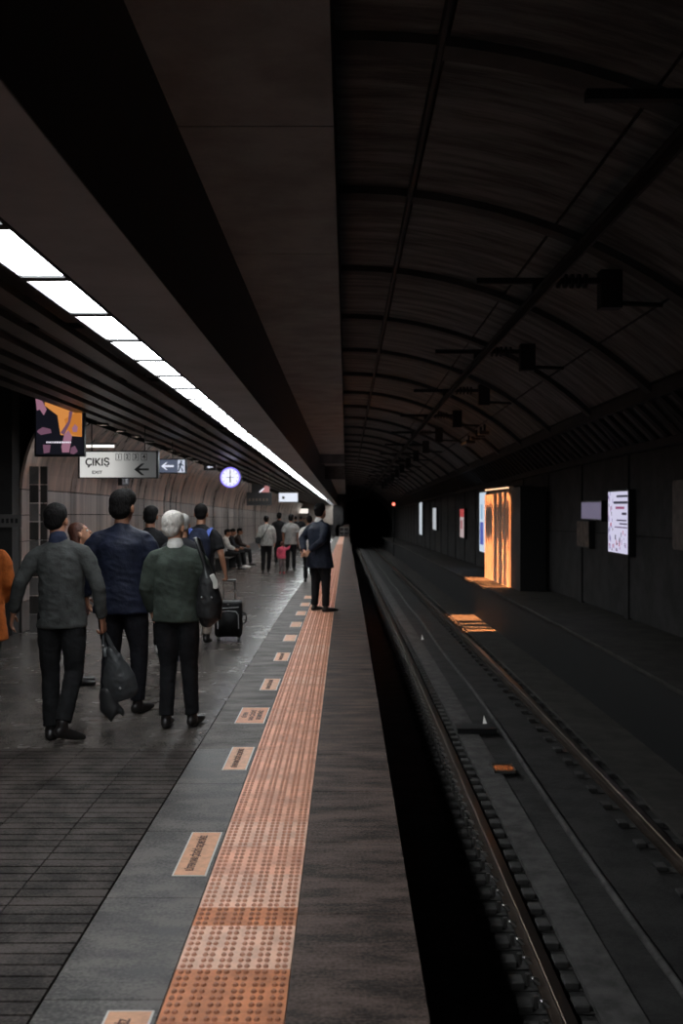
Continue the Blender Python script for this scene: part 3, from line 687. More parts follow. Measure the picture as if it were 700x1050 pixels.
for pts in ([(0.15,0.07),(0.18,0.07),(0.18,0.1),(0.15,0.1)], [(0.13,0.0),(0.16,-0.01),(0.18,0.065),(0.14,0.065)], [(0.13,0.0),(0.1,-0.09),(0.12,-0.1),(0.155,-0.01)], [(0.14,-0.005),(0.19,-0.05),(0.2,-0.1),(0.18,-0.1),(0.165,-0.05)], [(0.15,0.05),(0.21,0.02),(0.21,0.0),(0.15,0.03)], [(0.145,0.06),(0.11,0.02),(0.12,0.01),(0.15,0.045)]): poly(bm, pts, -0.008)
obj('running_figure', bm, dk, s); hang(s, 0, h_, 0.7)
# small square sign far right of it + cove camera housing
D = 22; c = P(215, 479, D); s = empty('small_sign', c); tag(s, 'tiny dark hanging sign with white arrow left of the clock', 'sign')
bxo('case', -0.13, 0.13, 0, 0.06, -0.07, 0.07, M['black_plastic'], s); bm = bmesh.new(); poly(bm, [(-0.07,0),(0.0,0.03),(0.0,0.01),(0.07,0.01),(0.07,-0.01),(0.0,-0.01),(0.0,-0.03)], -0.004); obj('arrow', bm, emis('arrow white', (0.75,0.78,0.9), 1.0), s); hang(s, 0, 0.07, 0.5)
# clock
D = 24; c = P(236, 489.5, D); R_ = 0.245
s = empty('station_clock', c); tag(s, 'round white glowing station clock with violet rim hanging from ceiling', 'clock')
bm = bmesh.new(); cyl(bm, (0,0.0,0), (0,0.14,0), R_+0.02, 40); obj('clock_case', bm, M['black_plastic'], s)
bm = bmesh.new(); cyl(bm, (0,-0.004,0), (0,0.0,0), R_, 40); obj('rim_glow', bm, emis('violet rim', (0.28,0.22,1.0), 1.3), s)
bm = bmesh.new(); cyl(bm, (0,-0.008,0), (0,-0.004,0), R_*0.86, 40); obj('clock_face', bm, emis('clock white', (0.85,0.86,1.0), 1.1), s)
for k in range(12):
    bm = bmesh.new(); box(bm, -0.006, 0.006, -0.011, -0.009, R_*0.68, R_*0.8); o = obj('hour_mark', bm, K, s); o.rotation_euler = (0, k*PI/6, 0)
bxo('hour_hand', -0.013, 0.013, -0.013, -0.011, -R_*0.5, 0.03, K, s); bxo('minute_hand', -0.009, 0.009, -0.015, -0.013, -0.03, R_*0.7, K, s); bxo('second_hand', -R_*0.4, R_*0.35, -0.017, -0.015, -0.004, 0.004, K, s)
hang(s, 0, R_, 0.6)
# television
D = 12.8; c = P(61, 437, D); w_, h_ = 49/F*D/2, 60/F*D/2
s = empty('television', c); tag(s, 'hanging screen showing a dark figure and an orange-lit seated figure', 'screen')
bxo('case', -w_-0.015, w_+0.015, 0.0, 0.08, -h_-0.015, h_+0.015, M['black_plastic'], s, 0.004)
def px2(px, py): q = P(px, py, D); return (q.x-c.x, q.z-c.z)
cols = {'k': emis('screen black', (0.006,0.006,0.01), 1), 'o': emis('screen orange', (0.62,0.24,0.06), 1), 'o2': emis('screen amber', (0.5,0.17,0.03), 1), 'v': emis('screen mauve', (0.15,0.07,0.11), 1), 'v2': emis('screen pink', (0.30,0.14,0.20), 1), 'w': emis('screen white', (0.8,0.75,0.85), 1)}
def shape(nm, mk_, pts, off):
    bm = bmesh.new(); poly(bm, [px2(*p) for p in pts], off); obj(nm, bm, cols[mk_], s)
shape('screen_panel', 'k', [(37,466),(85.5,466),(85.5,408),(37,408)], -0.002)
shape('picture_patch', 'o', [(46,408),(84,420),(84,448),(62,446),(59,426),(46,416)], -0.004)
shape('picture_patch', 'o2', [(66,430),(83,420),(84,448),(70,444)], -0.005)
shape('picture_patch', 'v', [(62,444),(70,432),(71,422),(75,421),(72,434),(66,446)], -0.006)
shape('picture_patch', 'v2', [(66,446),(70,441),(74,447),(71,464),(64,464),(63,458)], -0.007)
shape('picture_patch', 'v', [(73,459),(77,457),(80,463),(76,466),(72,465)], -0.008)
shape('picture_patch', 'v2', [(74,439),(77,435),(80,438),(79,443),(75,443)], -0.008)
shape('picture_patch', 'v2', [(36.5,408),(40,408),(44,412),(48,420),(45,426),(41,420),(38,421)], -0.006)
shape('picture_patch', 'v', [(39,441),(44,438),(52,440),(53,444),(42,446),(38,443)], -0.006)
shape('picture_patch', 'v', [(44,456),(52,456),(51,464),(45,465)], -0.006)
bm = bmesh.new(); random.seed(4)
px = 47.5
while px < 73:
    l = random.uniform(0.8, 2.6); poly(bm, [px2(*p) for p in ((px,454.4),(px+l,454.4),(px+l,452.8),(px,452.8))], -0.01); px += l+0.5
obj('subtitle', bm, cols['w'], s); hang(s, 0, h_, 1.3)
# far screen, dark board, far white sign
D = 30; s = empty('television', P(270, 502.5, D)); tag(s, 'small distant screen with a pink picture beyond the clock', 'screen')
bxo('case', -0.36, 0.2, 0, 0.06, -0.2, 0.17, M['black_plastic'], s); bm = bmesh.new()
poly(bm, [(-0.1,-0.12),(0.02,-0.15),(0.18,-0.1),(0.18,0.1),(0.05,0.14),(0.0,0.02)], -0.004); obj('picture', bm, emis('far pink', (0.5,0.2,0.2), 0.8), s)
bm = bmesh.new(); poly(bm, [(-0.16,-0.1),(-0.05,-0.05),(0.04,0.05),(0.0,0.06),(-0.1,-0.02)], -0.008); obj('picture_patch', bm, cols['w'], s); hang(s, 0, 0.17, 0.7)
D = 28.5; s = empty('information_board', P(265.5, 511, D)); tag(s, 'dark hanging information board under the distant pink screen', 'sign')
bxo('case', -0.36, 0.36, 0, 0.08, -0.2, 0.17, M['black_plastic'], s); 
for k in range(6): bxo('text_row', -0.3+0.1*k, -0.24+0.1*k, -0.005, 0, -0.08, 0.0, mat('dim amber', (0.12,0.09,0.07), 0.6), s)
hang(s, 0.3, 0.17, 0.95); hang(s, -0.3, 0.17, 0.95)
D = 32; s = empty('exit_sign', P(295.5, 510, D)); tag(s, 'distant small white lit sign above the grey-shirted walker', 'sign')
bxo('case', -0.33, 0.33, 0, 0.08, -0.17, 0.17, M['black_plastic'], s); bxo('lit_face', -0.3, 0.3, -0.005, 0, -0.14, 0.14, emis('far white', (0.75,0.8,0.9), 1.0), s); bxo('print', -0.2, -0.12, -0.008, -0.005, -0.05, 0.03, K, s); hang(s, 0, 0.17, 0.8)
# cove wall camera / intercom box on the panels
D = 18.6; s = empty('wall_fitting', (XL+0.22, D, CH+0.52)); tag(s, 'dark square fitting recessed in the cove panels left of the clock', 'fitting')
bxo('fitting_frame', -0.02, 0.06, -0.3, 0.3, -0.1, 0.1, K, s, 0.01); bxo('fitting_lens', 0.06, 0.07, -0.1, 0.1, -0.05, 0.05, M['steel'], s)
# ceiling fluorescent tubes above the exit sign
for i, (px0, px1, py) in enumerate(((84, 117, 457.5), (84, 101, 451.5))):
    D = 15.9+0.9*i; a, b_ = P(px0, py, D), P(px1, py, D)
    o = empty('tube_light', (a+b_)/2); tag(o, ('lower' if i == 0 else 'upper')+' of two short white tube lights above the exit sign', 'ceiling light', 'tube lights above the exit sign')
    L = (b_-a).length/2; bm = bmesh.new(); cyl(bm, (-L,0,0), (L,0,0), 0.022, 10); obj('tube', bm, emis('tube', (1.0,0.95,0.9), 1.4), o); bxo('tube_tray', -L-0.03, L+0.03, -0.03, 0.05, 0.022, 0.05, M['blackpaint'], o)

# ================================================================ PEOPLE
V = Vector
def lerp(a, b, t): return a+(b-a)*t
def hand(bm, wrist, d, pn, curl=0.6, sgn=1, sc_=1.0):
    """wrist, direction, palm normal; thumb leaves on side = d x pn * sgn"""
    d = d.normalized(); pn = (pn-d*pn.dot(d)).normalized(); a = d.cross(pn)*sgn
    P0 = wrist; P1 = wrist+d*0.09*sc_
    loft(bm, [P0-d*0.02, P0+d*0.02*sc_, P0+d*0.06*sc_, P1], [(0.026*sc_,0.021*sc_),(0.034*sc_,0.017*sc_),(0.041*sc_,0.016*sc_),(0.040*sc_,0.013*sc_)], seg=12, side=a)
    for i, (o, L) in enumerate(((0.030,0.072),(0.010,0.082),(-0.011,0.077),(-0.031,0.060))):
        p = P1 + a*o*sc_ - d*0.004*sc_*abs(i-1); pts = [p-d*0.01]; dd = d.copy(); rot_ax = d.cross(pn)
        for k in range(3):
            dd = dd.copy(); dd.rotate(Matrix.Rotation(curl*(0.8+0.15*i), 3, rot_ax))
            p = p + dd*L*sc_*(0.45, 0.31, 0.24)[k]; pts.append(p.copy())
        loft(bm, pts, [0.0095*sc_, 0.0088*sc_, 0.0082*sc_, 0.0068*sc_], seg=8, side=a)
    t0 = wrist+d*0.028*sc_+a*0.026*sc_
    t1 = t0+(d*0.55+a*0.75+pn*0.25).normalized()*0.038*sc_; t2 = t1+(d*0.8+a*0.3+pn*0.5).normalized()*0.032*sc_; t3 = t2+(d*0.85+pn*0.5-a*0.05).normalized()*0.024*sc_
    loft(bm, [t0-a*0.015*sc_, t1, t2, t3], [0.014*sc_, 0.0115*sc_, 0.0105*sc_, 0.0075*sc_], seg=8, side=pn)

def person(label, X, D, H=1.74, rotz=0.0, girth=1.0, skin='skin', hair='hair_b', hair_style='short', top=None, top_len=0.86, sleeve='long', top_th=0.0,
           trousers=None, skirt=False, short_pants=False, shoes=None, joints=None, head_turn=0.0, head_tilt=0.0, voxel=0.009, collar=None, detail=True, head_scale=1.05, cat='person', group=None, flare=0.0, z=0.0):
    s = H/1.75; R = math.radians
    J = dict(pelvis=V((0,0,0.95)), waist=V((0,0,1.08)), chest=V((0,-0.005,1.30)), neck=V((0,-0.01,1.47)), head=V((0,0.02,1.635)),
             shL=V((-0.185,-0.01,1.385)), shR=V((0.185,-0.01,1.385)), elL=V((-0.235,-0.03,1.13)), elR=V((0.235,-0.03,1.13)),
             wrL=V((-0.225,0.05,0.88)), wrR=V((0.225,0.05,0.88)), hipL=V((-0.09,0,0.92)), hipR=V((0.09,0,0.92)),
             knL=V((-0.095,0.02,0.50)), knR=V((0.095,0.02,0.50)), anL=V((-0.10,-0.02,0.09)), anR=V((0.10,-0.02,0.09)), toeL=V((-0.13,0.17,0.035)), toeR=V((0.13,0.17,0.035)))
    if joints:
        for k_, v_ in joints.items():
            if k_ in J: J[k_] = V(v_)
    for k_ in J: J[k_] = J[k_]*s
    for sd in 'LR':
        for nm in ('sh',): J[nm+sd].x *= (0.75+0.25*girth)
    root = empty('person', (X, D, z), rotz); tag(root, label, cat, group)
    g = girth; hc = J['head']; sk = M[skin]
    up = (J['neck']-J['pelvis']).normalized()
    # ------- body
    bm = bmesh.new()
    loft(bm, [J['pelvis']-up*0.04*s, J['waist'], J['chest'], J['neck']-up*0.05*s], [(0.145*s*g,0.10*s*g),(0.125*s*g,0.09*s*g),(0.15*s*g,0.095*s*g),(0.10*s,0.07*s)])
    loft(bm, [J['neck']-up*0.07*s, J['neck'], lerp(J['neck'], hc, 0.6)], [0.075*s, 0.058*s*(0.8+0.2*g), 0.056*s], seg=14)
    for sd in 'LR':
        loft(bm, [J['sh'+sd]*1.0, lerp(J['sh'+sd], J['el'+sd], 0.5), J['el'+sd], lerp(J['el'+sd], J['wr'+sd], 0.45), J['wr'+sd]], [0.040*s,0.042*s,0.038*s,0.036*s,0.025*s], seg=12)
        d = (J['wr'+sd]-J['el'+sd])
        key = 'palm'+sd
        pn = joints[key] if joints and key in joints else (V((1,0.15,0)) if sd == 'L' else V((-1,0.15,0)))
        pn = V(pn); c_ = joints.get('curl'+sd, 0.35) if joints else 0.35
        dn = d.normalized(); pnn = (pn-dn*pn.dot(dn)).normalized(); aa = dn.cross(pnn)
        sg_ = 1 if aa.y > 0 else -1
        hand(bm, J['wr'+sd], d, pn, c_, sg_, s)
        loft(bm, [J['hip'+sd], lerp(J['hip'+sd], J['kn'+sd], 0.5), J['kn'+sd], lerp(J['kn'+sd], J['an'+sd], 0.35), J['an'+sd]], [0.075*s*g,0.065*s*g,0.047*s,0.048*s,0.033*s], seg=12)
        loft(bm, [J['an'+sd]+V((0,0,0.03*s)), J['an'+sd]-V((0,0,0.02*s))], [0.030*s, 0.026*s], seg=8)
    # head
    hb = bmesh.new(); hs = (s if H > 1.3 else s*1.25)*head_scale
    ball(hb, (0,-0.012,0.028), (0.074,0.093,0.09)); ball(hb, (0,0.022,-0.04), (0.057,0.068,0.072)); ball(hb, (0,0.045,-0.082), (0.03,0.03,0.026), 10)
    loft(hb, [(0,0.085,0.015),(0,0.104,-0.018),(0,0.108,-0.028)], [0.009,0.013,0.014], seg=8)
    ball(hb, (-0.028,0.066,-0.02), (0.018,0.014,0.014), 8); ball(hb, (0.028,0.066,-0.02), (0.018,0.014,0.014), 8)
    ball(hb, (0,0.082,0.03), (0.045,0.012,0.010), 10); ball(hb, (0,0.083,-0.056), (0.021,0.012,0.008), 8)
    for sx_ in (-1, 1):
        ball(hb, (sx_*0.078,-0.008,-0.012), (0.010,0.019,0.032), 10); ball(hb, (sx_*0.073,0.0,-0.01), (0.012,0.012,0.02), 8)
    hm = Matrix.Translation(hc) @ Matrix.Rotation(R(head_turn), 4, 'Z') @ Matrix.Rotation(R(-head_tilt), 4, 'X') @ Matrix.Scale(hs, 4)
    bmesh.ops.transform(hb, matrix=hm, verts=hb.verts[:]); tmp = bpy.data.meshes.new('t'); hb.to_mesh(tmp); hb.free(); bm.from_mesh(tmp); bpy.data.meshes.remove(tmp)
    body = remesh('body', bm, sk, max(0.0065, voxel*0.8) if detail else voxel, root, smooth=2)
    if detail:
        for sx_ in (-1, 1):
            eb = bmesh.new(); ball(eb, (sx_*0.031,0.077,0.008), 0.0125, 10); bmesh.ops.transform(eb, matrix=hm, verts=eb.verts[:]); obj('eye', eb, M['eye'], root, True)
    # ------- hair
    hb = bmesh.new()
    if hair_style != 'bald':
        ball(hb, (0,-0.020,0.038), (0.081,0.094,0.089), 20)
        if hair_style == 'short': ball(hb, (0,-0.052,-0.012), (0.068,0.056,0.062), 14); ball(hb, (0,0.015,0.070), (0.066,0.066,0.052), 14)
        if hair_style == 'thick': ball(hb, (0,-0.048,-0.01), (0.077,0.062,0.075), 14); ball(hb, (0.01,0.005,0.062), (0.082,0.085,0.070), 16)
        if hair_style == 'long': loft(hb, [(0,-0.03,0.03),(0,-0.065,-0.06),(0,-0.075,-0.15),(0,-0.07,-0.22)], [(0.082,0.07),(0.085,0.055),(0.075,0.04),(0.05,0.025)], seg=14)
        if hair_style == 'bun': ball(hb, (0,-0.115,0.06), 0.045, 12); ball(hb, (0,-0.05,-0.01), (0.07,0.058,0.065), 14)
    else:
        loft(hb, [(-0.078,0.0,0.0),(-0.066,-0.06,0.0),(0,-0.1,-0.005),(0.066,-0.06,0.0),(0.078,0.0,0.0)], [(0.03,0.012)]*5, seg=10, side=(0,0,1))
    bmesh.ops.transform(hb, matrix=hm, verts=hb.verts[:])
    remesh('hair', hb, M[hair], max(0.008, voxel), root, smooth=2, folds=(0.006*s, 40, 30, random.random()*50))
    # ------- top
    if top is not None:
        bm = bmesh.new(); e = top_th; zl = top_len*s
        pel = J['pelvis']; hem = pel + up*(zl-0.95*s)
        pts = [hem, lerp(hem, J['waist'], 0.5), J['waist'], lerp(J['waist'], J['chest'], 0.6), J['chest']+up*0.05*s, J['neck']-up*0.045*s, J['neck']+up*0.012*s]
        rd = [((0.186*g+e+flare)*s, (0.118*g+e+flare)*s), ((0.168*g+e+flare*0.5)*s,(0.118*g+e+flare*0.5)*s), ((0.16*g+e)*s,(0.112*g+e)*s), ((0.168*g+e)*s,(0.118*g+e)*s), ((0.165*g+e)*s,(0.115*g+e)*s), ((0.112*g+e)*s,(0.082+e)*s), ((0.062+e*0.6)*s,(0.06+e*0.6)*s)]
        loft(bm, pts, rd, seg=22, flat=(0,))
        for sd in 'LR':
            sh, el, wr = J['sh'+sd], J['el'+sd], J['wr'+sd]; g2 = 0.6+0.4*g
            ins = V((sh.x*0.45, lerp(sh, J['neck'], 0.5).y, sh.z+0.012*s)); out = V((sh.x*0.9, sh.y, sh.z-0.004*s))
            loft(bm, [J['neck']-up*0.025*s+V((sh.x*0.15,0,0)), V((sh.x*0.55, sh.y*0.7+J['neck'].y*0.3, lerp(sh, J['neck'], 0.5).z-0.028*s)), out], [(0.050+e*0.6)*s, (0.058+e)*s, (0.058*g2+e)*s], seg=14)
            if sleeve == 'long': loft(bm, [ins, out, lerp(sh, el, 0.22), lerp(sh, el, 0.55), el, lerp(el, wr, 0.5), lerp(el, wr, 0.94)], [(0.055+e)*s,(0.061*g2+e)*s,(0.062*g2+e)*s,(0.057*g2+e)*s,(0.051*g2+e)*s,(0.045+e)*s,(0.038+e*0.7)*s], seg=14, flat=(1,))
            elif sleeve == 'short': loft(bm, [ins, out, lerp(sh, el, 0.22), lerp(sh, el, 0.75)], [(0.055+e)*s,(0.061*g2+e)*s,(0.063*g2+e)*s,(0.065*g2+e)*s], seg=14, flat=(1,))
        tp = remesh('top', bm, top, voxel, root, smooth=(16 if detail else 4), folds=(0.010*s, 4.5, 8, random.random()*90))
        # hem band (its own look on knitwear)
    if collar is not None:
        bm = bmesh.new(); loft(bm, [J['neck']-up*0.005*s, J['neck']+up*0.02*s, lerp(J['neck'], hc, 0.24)+up*0.005*s], [0.073*s*(0.8+0.2*g), 0.068*s, 0.0625*s], seg=16)
        remesh('collar', bm, collar, max(0.007, voxel*0.8), root, smooth=1)
    # ------- trousers
    if trousers is not None:
        bm = bmesh.new(); lowz = 0.5 if short_pants else 1.0
        loft(bm, [J['pelvis']-up*0.05*s, J['pelvis']+up*0.03*s, J['pelvis']+up*0.10*s], [(0.15*g*s,0.105*g*s),(0.146*g*s,0.10*g*s),(0.135*g*s,0.092*g*s)], seg=20)
        if skirt:
            mk_ = (J['knL']+J['knR'])/2; loft(bm, [J['pelvis'], mk_, mk_-V((0,0,0.12*s))], [(0.165*g*s,0.12*g*s),(0.17*s,0.14*s),(0.18*s,0.15*s)], seg=20, flat=(1,))
        else:
            for sd in 'LR':
                hp, kn, an = J['hip'+sd], J['kn'+sd], J['an'+sd]
                if short_pants: loft(bm, [hp, lerp(hp, kn, 0.5), lerp(hp, kn, 1.0)], [0.095*g*s,0.088*g*s,0.072*s], seg=16)
                else: loft(bm, [hp, lerp(hp, kn, 0.5), kn, lerp(kn, an, 0.5), lerp(kn, an, 0.97)], [0.087*g*s,0.086*g*s,0.070*(0.7+0.3*g)*s,0.064*s,0.060*s], seg=16, flat=(1,))
        remesh('trousers' if not skirt else 'skirt', bm, trousers, voxel, root, smooth=2, folds=(0.009*s, 5, 9, random.random()*90))
    # ------- shoes
    for sd in 'LR':
        an, toe = J['an'+sd], J['toe'+sd]; f = (toe-an); fl_ = V((f.x, f.y, 0)); 
        fdir = f.normalized(); heel = an - V((0,0,0.05*s)) - fl_.normalized()*0.035*s
        bm = bmesh.new(); zt = toe.z-0.002
        a0 = V((heel.x, heel.y, an.z-0.048*s))
        loft(bm, [a0, lerp(a0, toe, 0.4), lerp(a0, toe, 0.75), toe], [(0.036*s,0.040*s),(0.039*s,0.042*s),(0.046*s,0.032*s),(0.036*s,0.024*s)], seg=14, side=f.cross(V((0,0,1))))
        loft(bm, [an-V((0,0,0.045*s)), an+V((0,0,0.02*s))], [0.045*s, 0.042*s], seg=12)
        # flat sole
        for v in bm.verts:
            lim = min(an.z-0.088*s, toe.z-0.034*s)
            if v.co.z < lim+0.004: v.co.z = lim+0.004
        remesh('shoe', bm, shoes or M['shoe'], max(0.0075, voxel*0.8), root, smooth=1)
    return root

N = lambda n, c, **k: cloth(n, c, **k)
random.seed(21)
# 1: walking man, grey shirt, bag in right hand
X1, D1 = GX(63, 7.35), 7.35
p1 = person('man in a grey long-sleeved shirt walking away with a bag', X1, D1, 1.74, 0.0, 1.02, 'skin_d', 'hair_b', 'short', N('grey shirt', (0.055,0.057,0.056)), 0.83, 'long', 0.004,
       N('black trousers', (0.012,0.012,0.013)), collar=N('navy collar', (0.02,0.025,0.05)), voxel=0.009, head_turn=-8,
       joints=dict(elL=(-0.30,-0.03,1.16), wrL=(-0.37,0.04,0.93), elR=(0.285,-0.05,1.13), wrR=(0.305,0.0,0.885), palmR=(-1,0.2,0.1), curlR=0.95, hipL=(-0.09,0,0.92),
                   knL=(-0.09,0.03,0.50), anL=(-0.07,-0.02,0.09), toeL=(-0.06,0.18,0.035), knR=(0.10,-0.02,0.50), anR=(0.07,-0.22,0.16), toeR=(0.18,-0.08,0.035),
                   head=(-0.045,0.03,1.625), neck=(-0.02,-0.01,1.47), shR=(0.185,-0.02,1.385), shL=(-0.185,0,1.375)))
# 2: tall man in navy jacket
X2, D2 = GX(125, 8.25), 8.25
p2 = person('tall man in a dark blue jacket walking between the grey and green tops', X2, D2, 1.83, 0.0, 1.16, 'skin_d', 'hair_b', 'thick', N('navy jacket', (0.013,0.016,0.032), rough=0.6), 0.80, 'long', 0.012,
       N('navy trousers', (0.014,0.014,0.018)), voxel=0.0095, head_turn=-12, flare=0.01, head_scale=1.17,
       joints=dict(elL=(-0.31,-0.02,1.15), wrL=(-0.30,0.08,0.92), elR=(0.285,-0.02,1.13), wrR=(0.27,0.08,0.9), knR=(0.13,0.04,0.50), anR=(0.12,0.02,0.09), toeR=(0.20,0.16,0.035),
                   anL=(-0.09,-0.14,0.12), toeL=(-0.11,0.04,0.035), knL=(-0.09,0.04,0.5)))
# 3: white haired man in green pullover
X3, D3 = GX(181, 7.75), 7.75
p3 = person('white-haired man in a green pullover over a white collar', X3, D3, 1.67, math.radians(-4), 1.08, 'skin', 'hair_w', 'short', N('green pullover', (0.05,0.062,0.052)), 0.86, 'long', 0.008,
       N('charcoal trousers', (0.013,0.013,0.015)), collar=N('white collar cloth', (0.6,0.58,0.56)), voxel=0.009, head_turn=-14, head_tilt=0, head_scale=1.12,
       joints=dict(elL=(-0.25,-0.02,1.13), wrL=(-0.23,0.10,0.93), elR=(0.26,0.04,1.15), wrR=(0.20,0.20,1.02), head=(-0.03,0.035,1.63), neck=(-0.01,0,1.47),
                   knL=(-0.075,0.03,0.50), anL=(-0.075,-0.05,0.09), toeL=(-0.09,0.14,0.035), knR=(0.095,0.04,0.5), anR=(0.12,0.04,0.09), toeR=(0.16,0.22,0.035)))
# 4: suited man at the edge, hands clasped behind his back
X4, D4 = GX(327.5, 16.3), 16.3
p4 = person('stout man in a dark blue suit at the platform edge, hands behind back', X4, D4, 1.76, math.radians(-55), 1.3, 'skin', 'hair_b', 'short', N('navy suit', (0.018,0.022,0.036), rough=0.7), 0.72, 'long', 0.012,
       N('black suit trousers', (0.013,0.013,0.015)), voxel=0.011, head_turn=24, head_tilt=-10, head_scale=1.14, flare=0.035, collar=N('white collar cloth', (0.6,0.58,0.56)),
       joints=dict(elL=(-0.30,-0.14,1.17), wrL=(-0.07,-0.25,0.99), elR=(0.30,-0.14,1.17), wrR=(0.07,-0.24,1.0), palmL=(0,-1,0), palmR=(0,-1,0), curlL=0.8, curlR=0.8, hipL=(-0.11,0,0.92), hipR=(0.11,0,0.92), knL=(-0.14,0.02,0.5), knR=(0.14,0.03,0.5),
                   anL=(-0.15,0.0,0.09), toeL=(-0.17,0.18,0.035), anR=(0.15,0.02,0.09), toeR=(0.18,0.22,0.035)), z=0.008)
# 5-7: people behind the front three
person('black-clad man half hidden between navy jacket and white-haired man', GX(154, 11.6), 11.6, 1.71, 0.1, 1.0, 'skin_d', 'hair_b', 'thick', N('black jacket', (0.014,0.014,0.016)), 0.82, 'long', 0.01,
       N('black trousers', (0.012,0.012,0.013)), voxel=0.012, shoes=M['shoe_w'])
person('grey-haired woman walking just beyond the white-haired man', GX(187, 10.4), 10.4, 1.63, 0.0, 0.92, 'skin', 'hair_g', 'short', N('dark blouse', (0.03,0.03,0.034)), 0.82, 'long', 0.008,
       N('blue jeans', (0.06,0.08,0.11)), voxel=0.012)
p7 = person('man with a blue-strapped backpack pulling a suitcase', GX(206, 12.4), 12.4, 1.74, 0.0, 1.0, 'skin', 'hair_b', 'short', N('black tee', (0.018,0.018,0.02)), 0.84, 'short', 0.006,
       N('beige trousers', (0.33,0.28,0.24)), voxel=0.011, short_pants=False, joints=dict(elR=(0.26,-0.04,1.12), wrR=(0.30,0.04,0.89), curlR=1.0, shR=(0.185,-0.01,1.38), anR=(0.08,-0.1,0.12), toeR=(0.1,0.08,0.035)))
# brown haired woman between the first two men
person('brown-haired woman glimpsed between grey shirt and blue jacket', GX(80, 9.6), 9.6, 1.56, math.radians(-75), 0.92, 'skin', 'hair_r', 'long', N('brown coat', (0.05,0.022,0.02)), 0.75, 'long', 0.01,
       N('black trousers', (0.012,0.012,0.013)), voxel=0.011, head_tilt=-18, joints=dict(elR=(0.2,0.12,1.2), wrR=(0.08,0.3,1.28), palmR=(-0.5,-1,0), curlR=0.8))
# orange coat at the left edge
person('person in an orange coat cut off by the left edge', GX(-19, 8.6), 8.6, 1.62, math.radians(15), 1.1, 'skin', 'hair_b', 'long', N('orange coat', (0.30,0.075,0.015)), 0.60, 'long', 0.015,
       N('black trousers', (0.012,0.012,0.013)), voxel=0.012, flare=0.03, joints=dict(elR=(0.24,-0.02,1.13), wrR=(0.19,0.12,0.95)))
# far walkers
p10 = person('woman in a pale grey top with a cross-body strap', GX(273, 28), 28, 1.62, 0.0, 1.02, 'skin', 'hair_b', 'bun', N('pale grey top', (0.36,0.35,0.33)), 0.84, 'long', 0.012,
       N('black trousers', (0.012,0.012,0.013)), voxel=0.016, detail=False, joints=dict(elR=(0.25,0,1.13), wrR=(0.24,0.08,0.9), anR=(0.05,0.2,0.1), toeR=(0.06,0.38,0.035), knR=(0.08,0.12,0.5)))
person('small child in a pink jacket holding an adult hand', GX(289, 27.9), 27.9, 0.88, 0.0, 1.12, 'skin', 'hair_r', 'short', N('pink jacket', (0.65,0.10,0.16)), 0.84, 'long', 0.02,
       N('grey child leggings', (0.16,0.12,0.12)), voxel=0.012, detail=False, shoes=N('red shoes', (0.35,0.03,0.04)), joints=dict(elR=(0.33,0,1.38), wrR=(0.44,0.05,1.55)))
person('adult in a grey t-shirt walking to the right of the child', GX(298, 29.5), 29.5, 1.66, 0.0, 1.08, 'skin_d', 'hair_b', 'thick', N('grey tee', (0.27,0.265,0.255)), 0.82, 'short', 0.014,
       N('black trousers', (0.012,0.012,0.013)), voxel=0.016, detail=False)
person('dark-clothed walker seen between the pale top and grey t-shirt', GX(286, 33), 33, 1.74, 0.0, 1.05, 'skin_d', 'hair_b', 'thick', N('black jacket', (0.014,0.014,0.016)), 0.80, 'long', 0.012,
       N('black trousers', (0.012,0.012,0.013)), voxel=0.018, detail=False)
person('person with a white sleeve behind the suited man', GX(317, 24), 24, 1.60, 0.0, 1.05, 'skin_d', 'hair_b', 'short', N('white shirt', (0.62,0.58,0.55)), 0.84, 'long', 0.01,
       N('black trousers', (0.012,0.012,0.013)), voxel=0.017, detail=False)
for px, D, lab in ((303, 50, 'left of two tiny dark figures by the far passage'), (308.5, 52, 'right of two tiny dark figures by the far passage')):
    person(lab, GX(px, D), D, 1.7, 0.0, 1.0, 'skin_d', 'hair_b', 'short', N('black jacket', (0.014,0.014,0.016)), 0.8, 'long', 0.01, N('black trousers', (0.012,0.012,0.013)), voxel=0.025, detail=False)
# bench and seated people
bn = empty('bench', (-3.70, 31.3, 0)); tag(bn, 'dark metal bench along the hall wall with people seated', 'bench')
bxo('seat', -0.22, 0.22, -1.9, 2.2, 0.37, 0.41, M['slat'], bn); bxo('backrest', -0.26, -0.22, -1.9, 2.2, 0.5, 0.85, M['slat'], bn)
for y in (-1.7, 0.1, 2.0): bxo('leg', -0.2, 0.2, y, y+0.06, 0, 0.37, M['blackpaint'], bn)
seat = dict(pelvis=(0,-0.05,0.56), waist=(0,-0.06,0.68), chest=(0,-0.02,0.90), neck=(0,0.03,1.06), head=(0,0.08,1.21), shL=(-0.185,0.01,1.0), shR=(0.185,0.01,1.0),
            elL=(-0.23,0.1,0.76), elR=(0.23,0.1,0.76), wrL=(-0.14,0.32,0.68), wrR=(0.14,0.32,0.68), hipL=(-0.09,0,0.54), hipR=(0.09,0,0.54), knL=(-0.11,0.42,0.52), knR=(0.11,0.42,0.52),
            anL=(-0.10,0.46,0.09), anR=(0.10,0.46,0.09), toeL=(-0.12,0.65,0.035), toeR=(0.12,0.65,0.035))
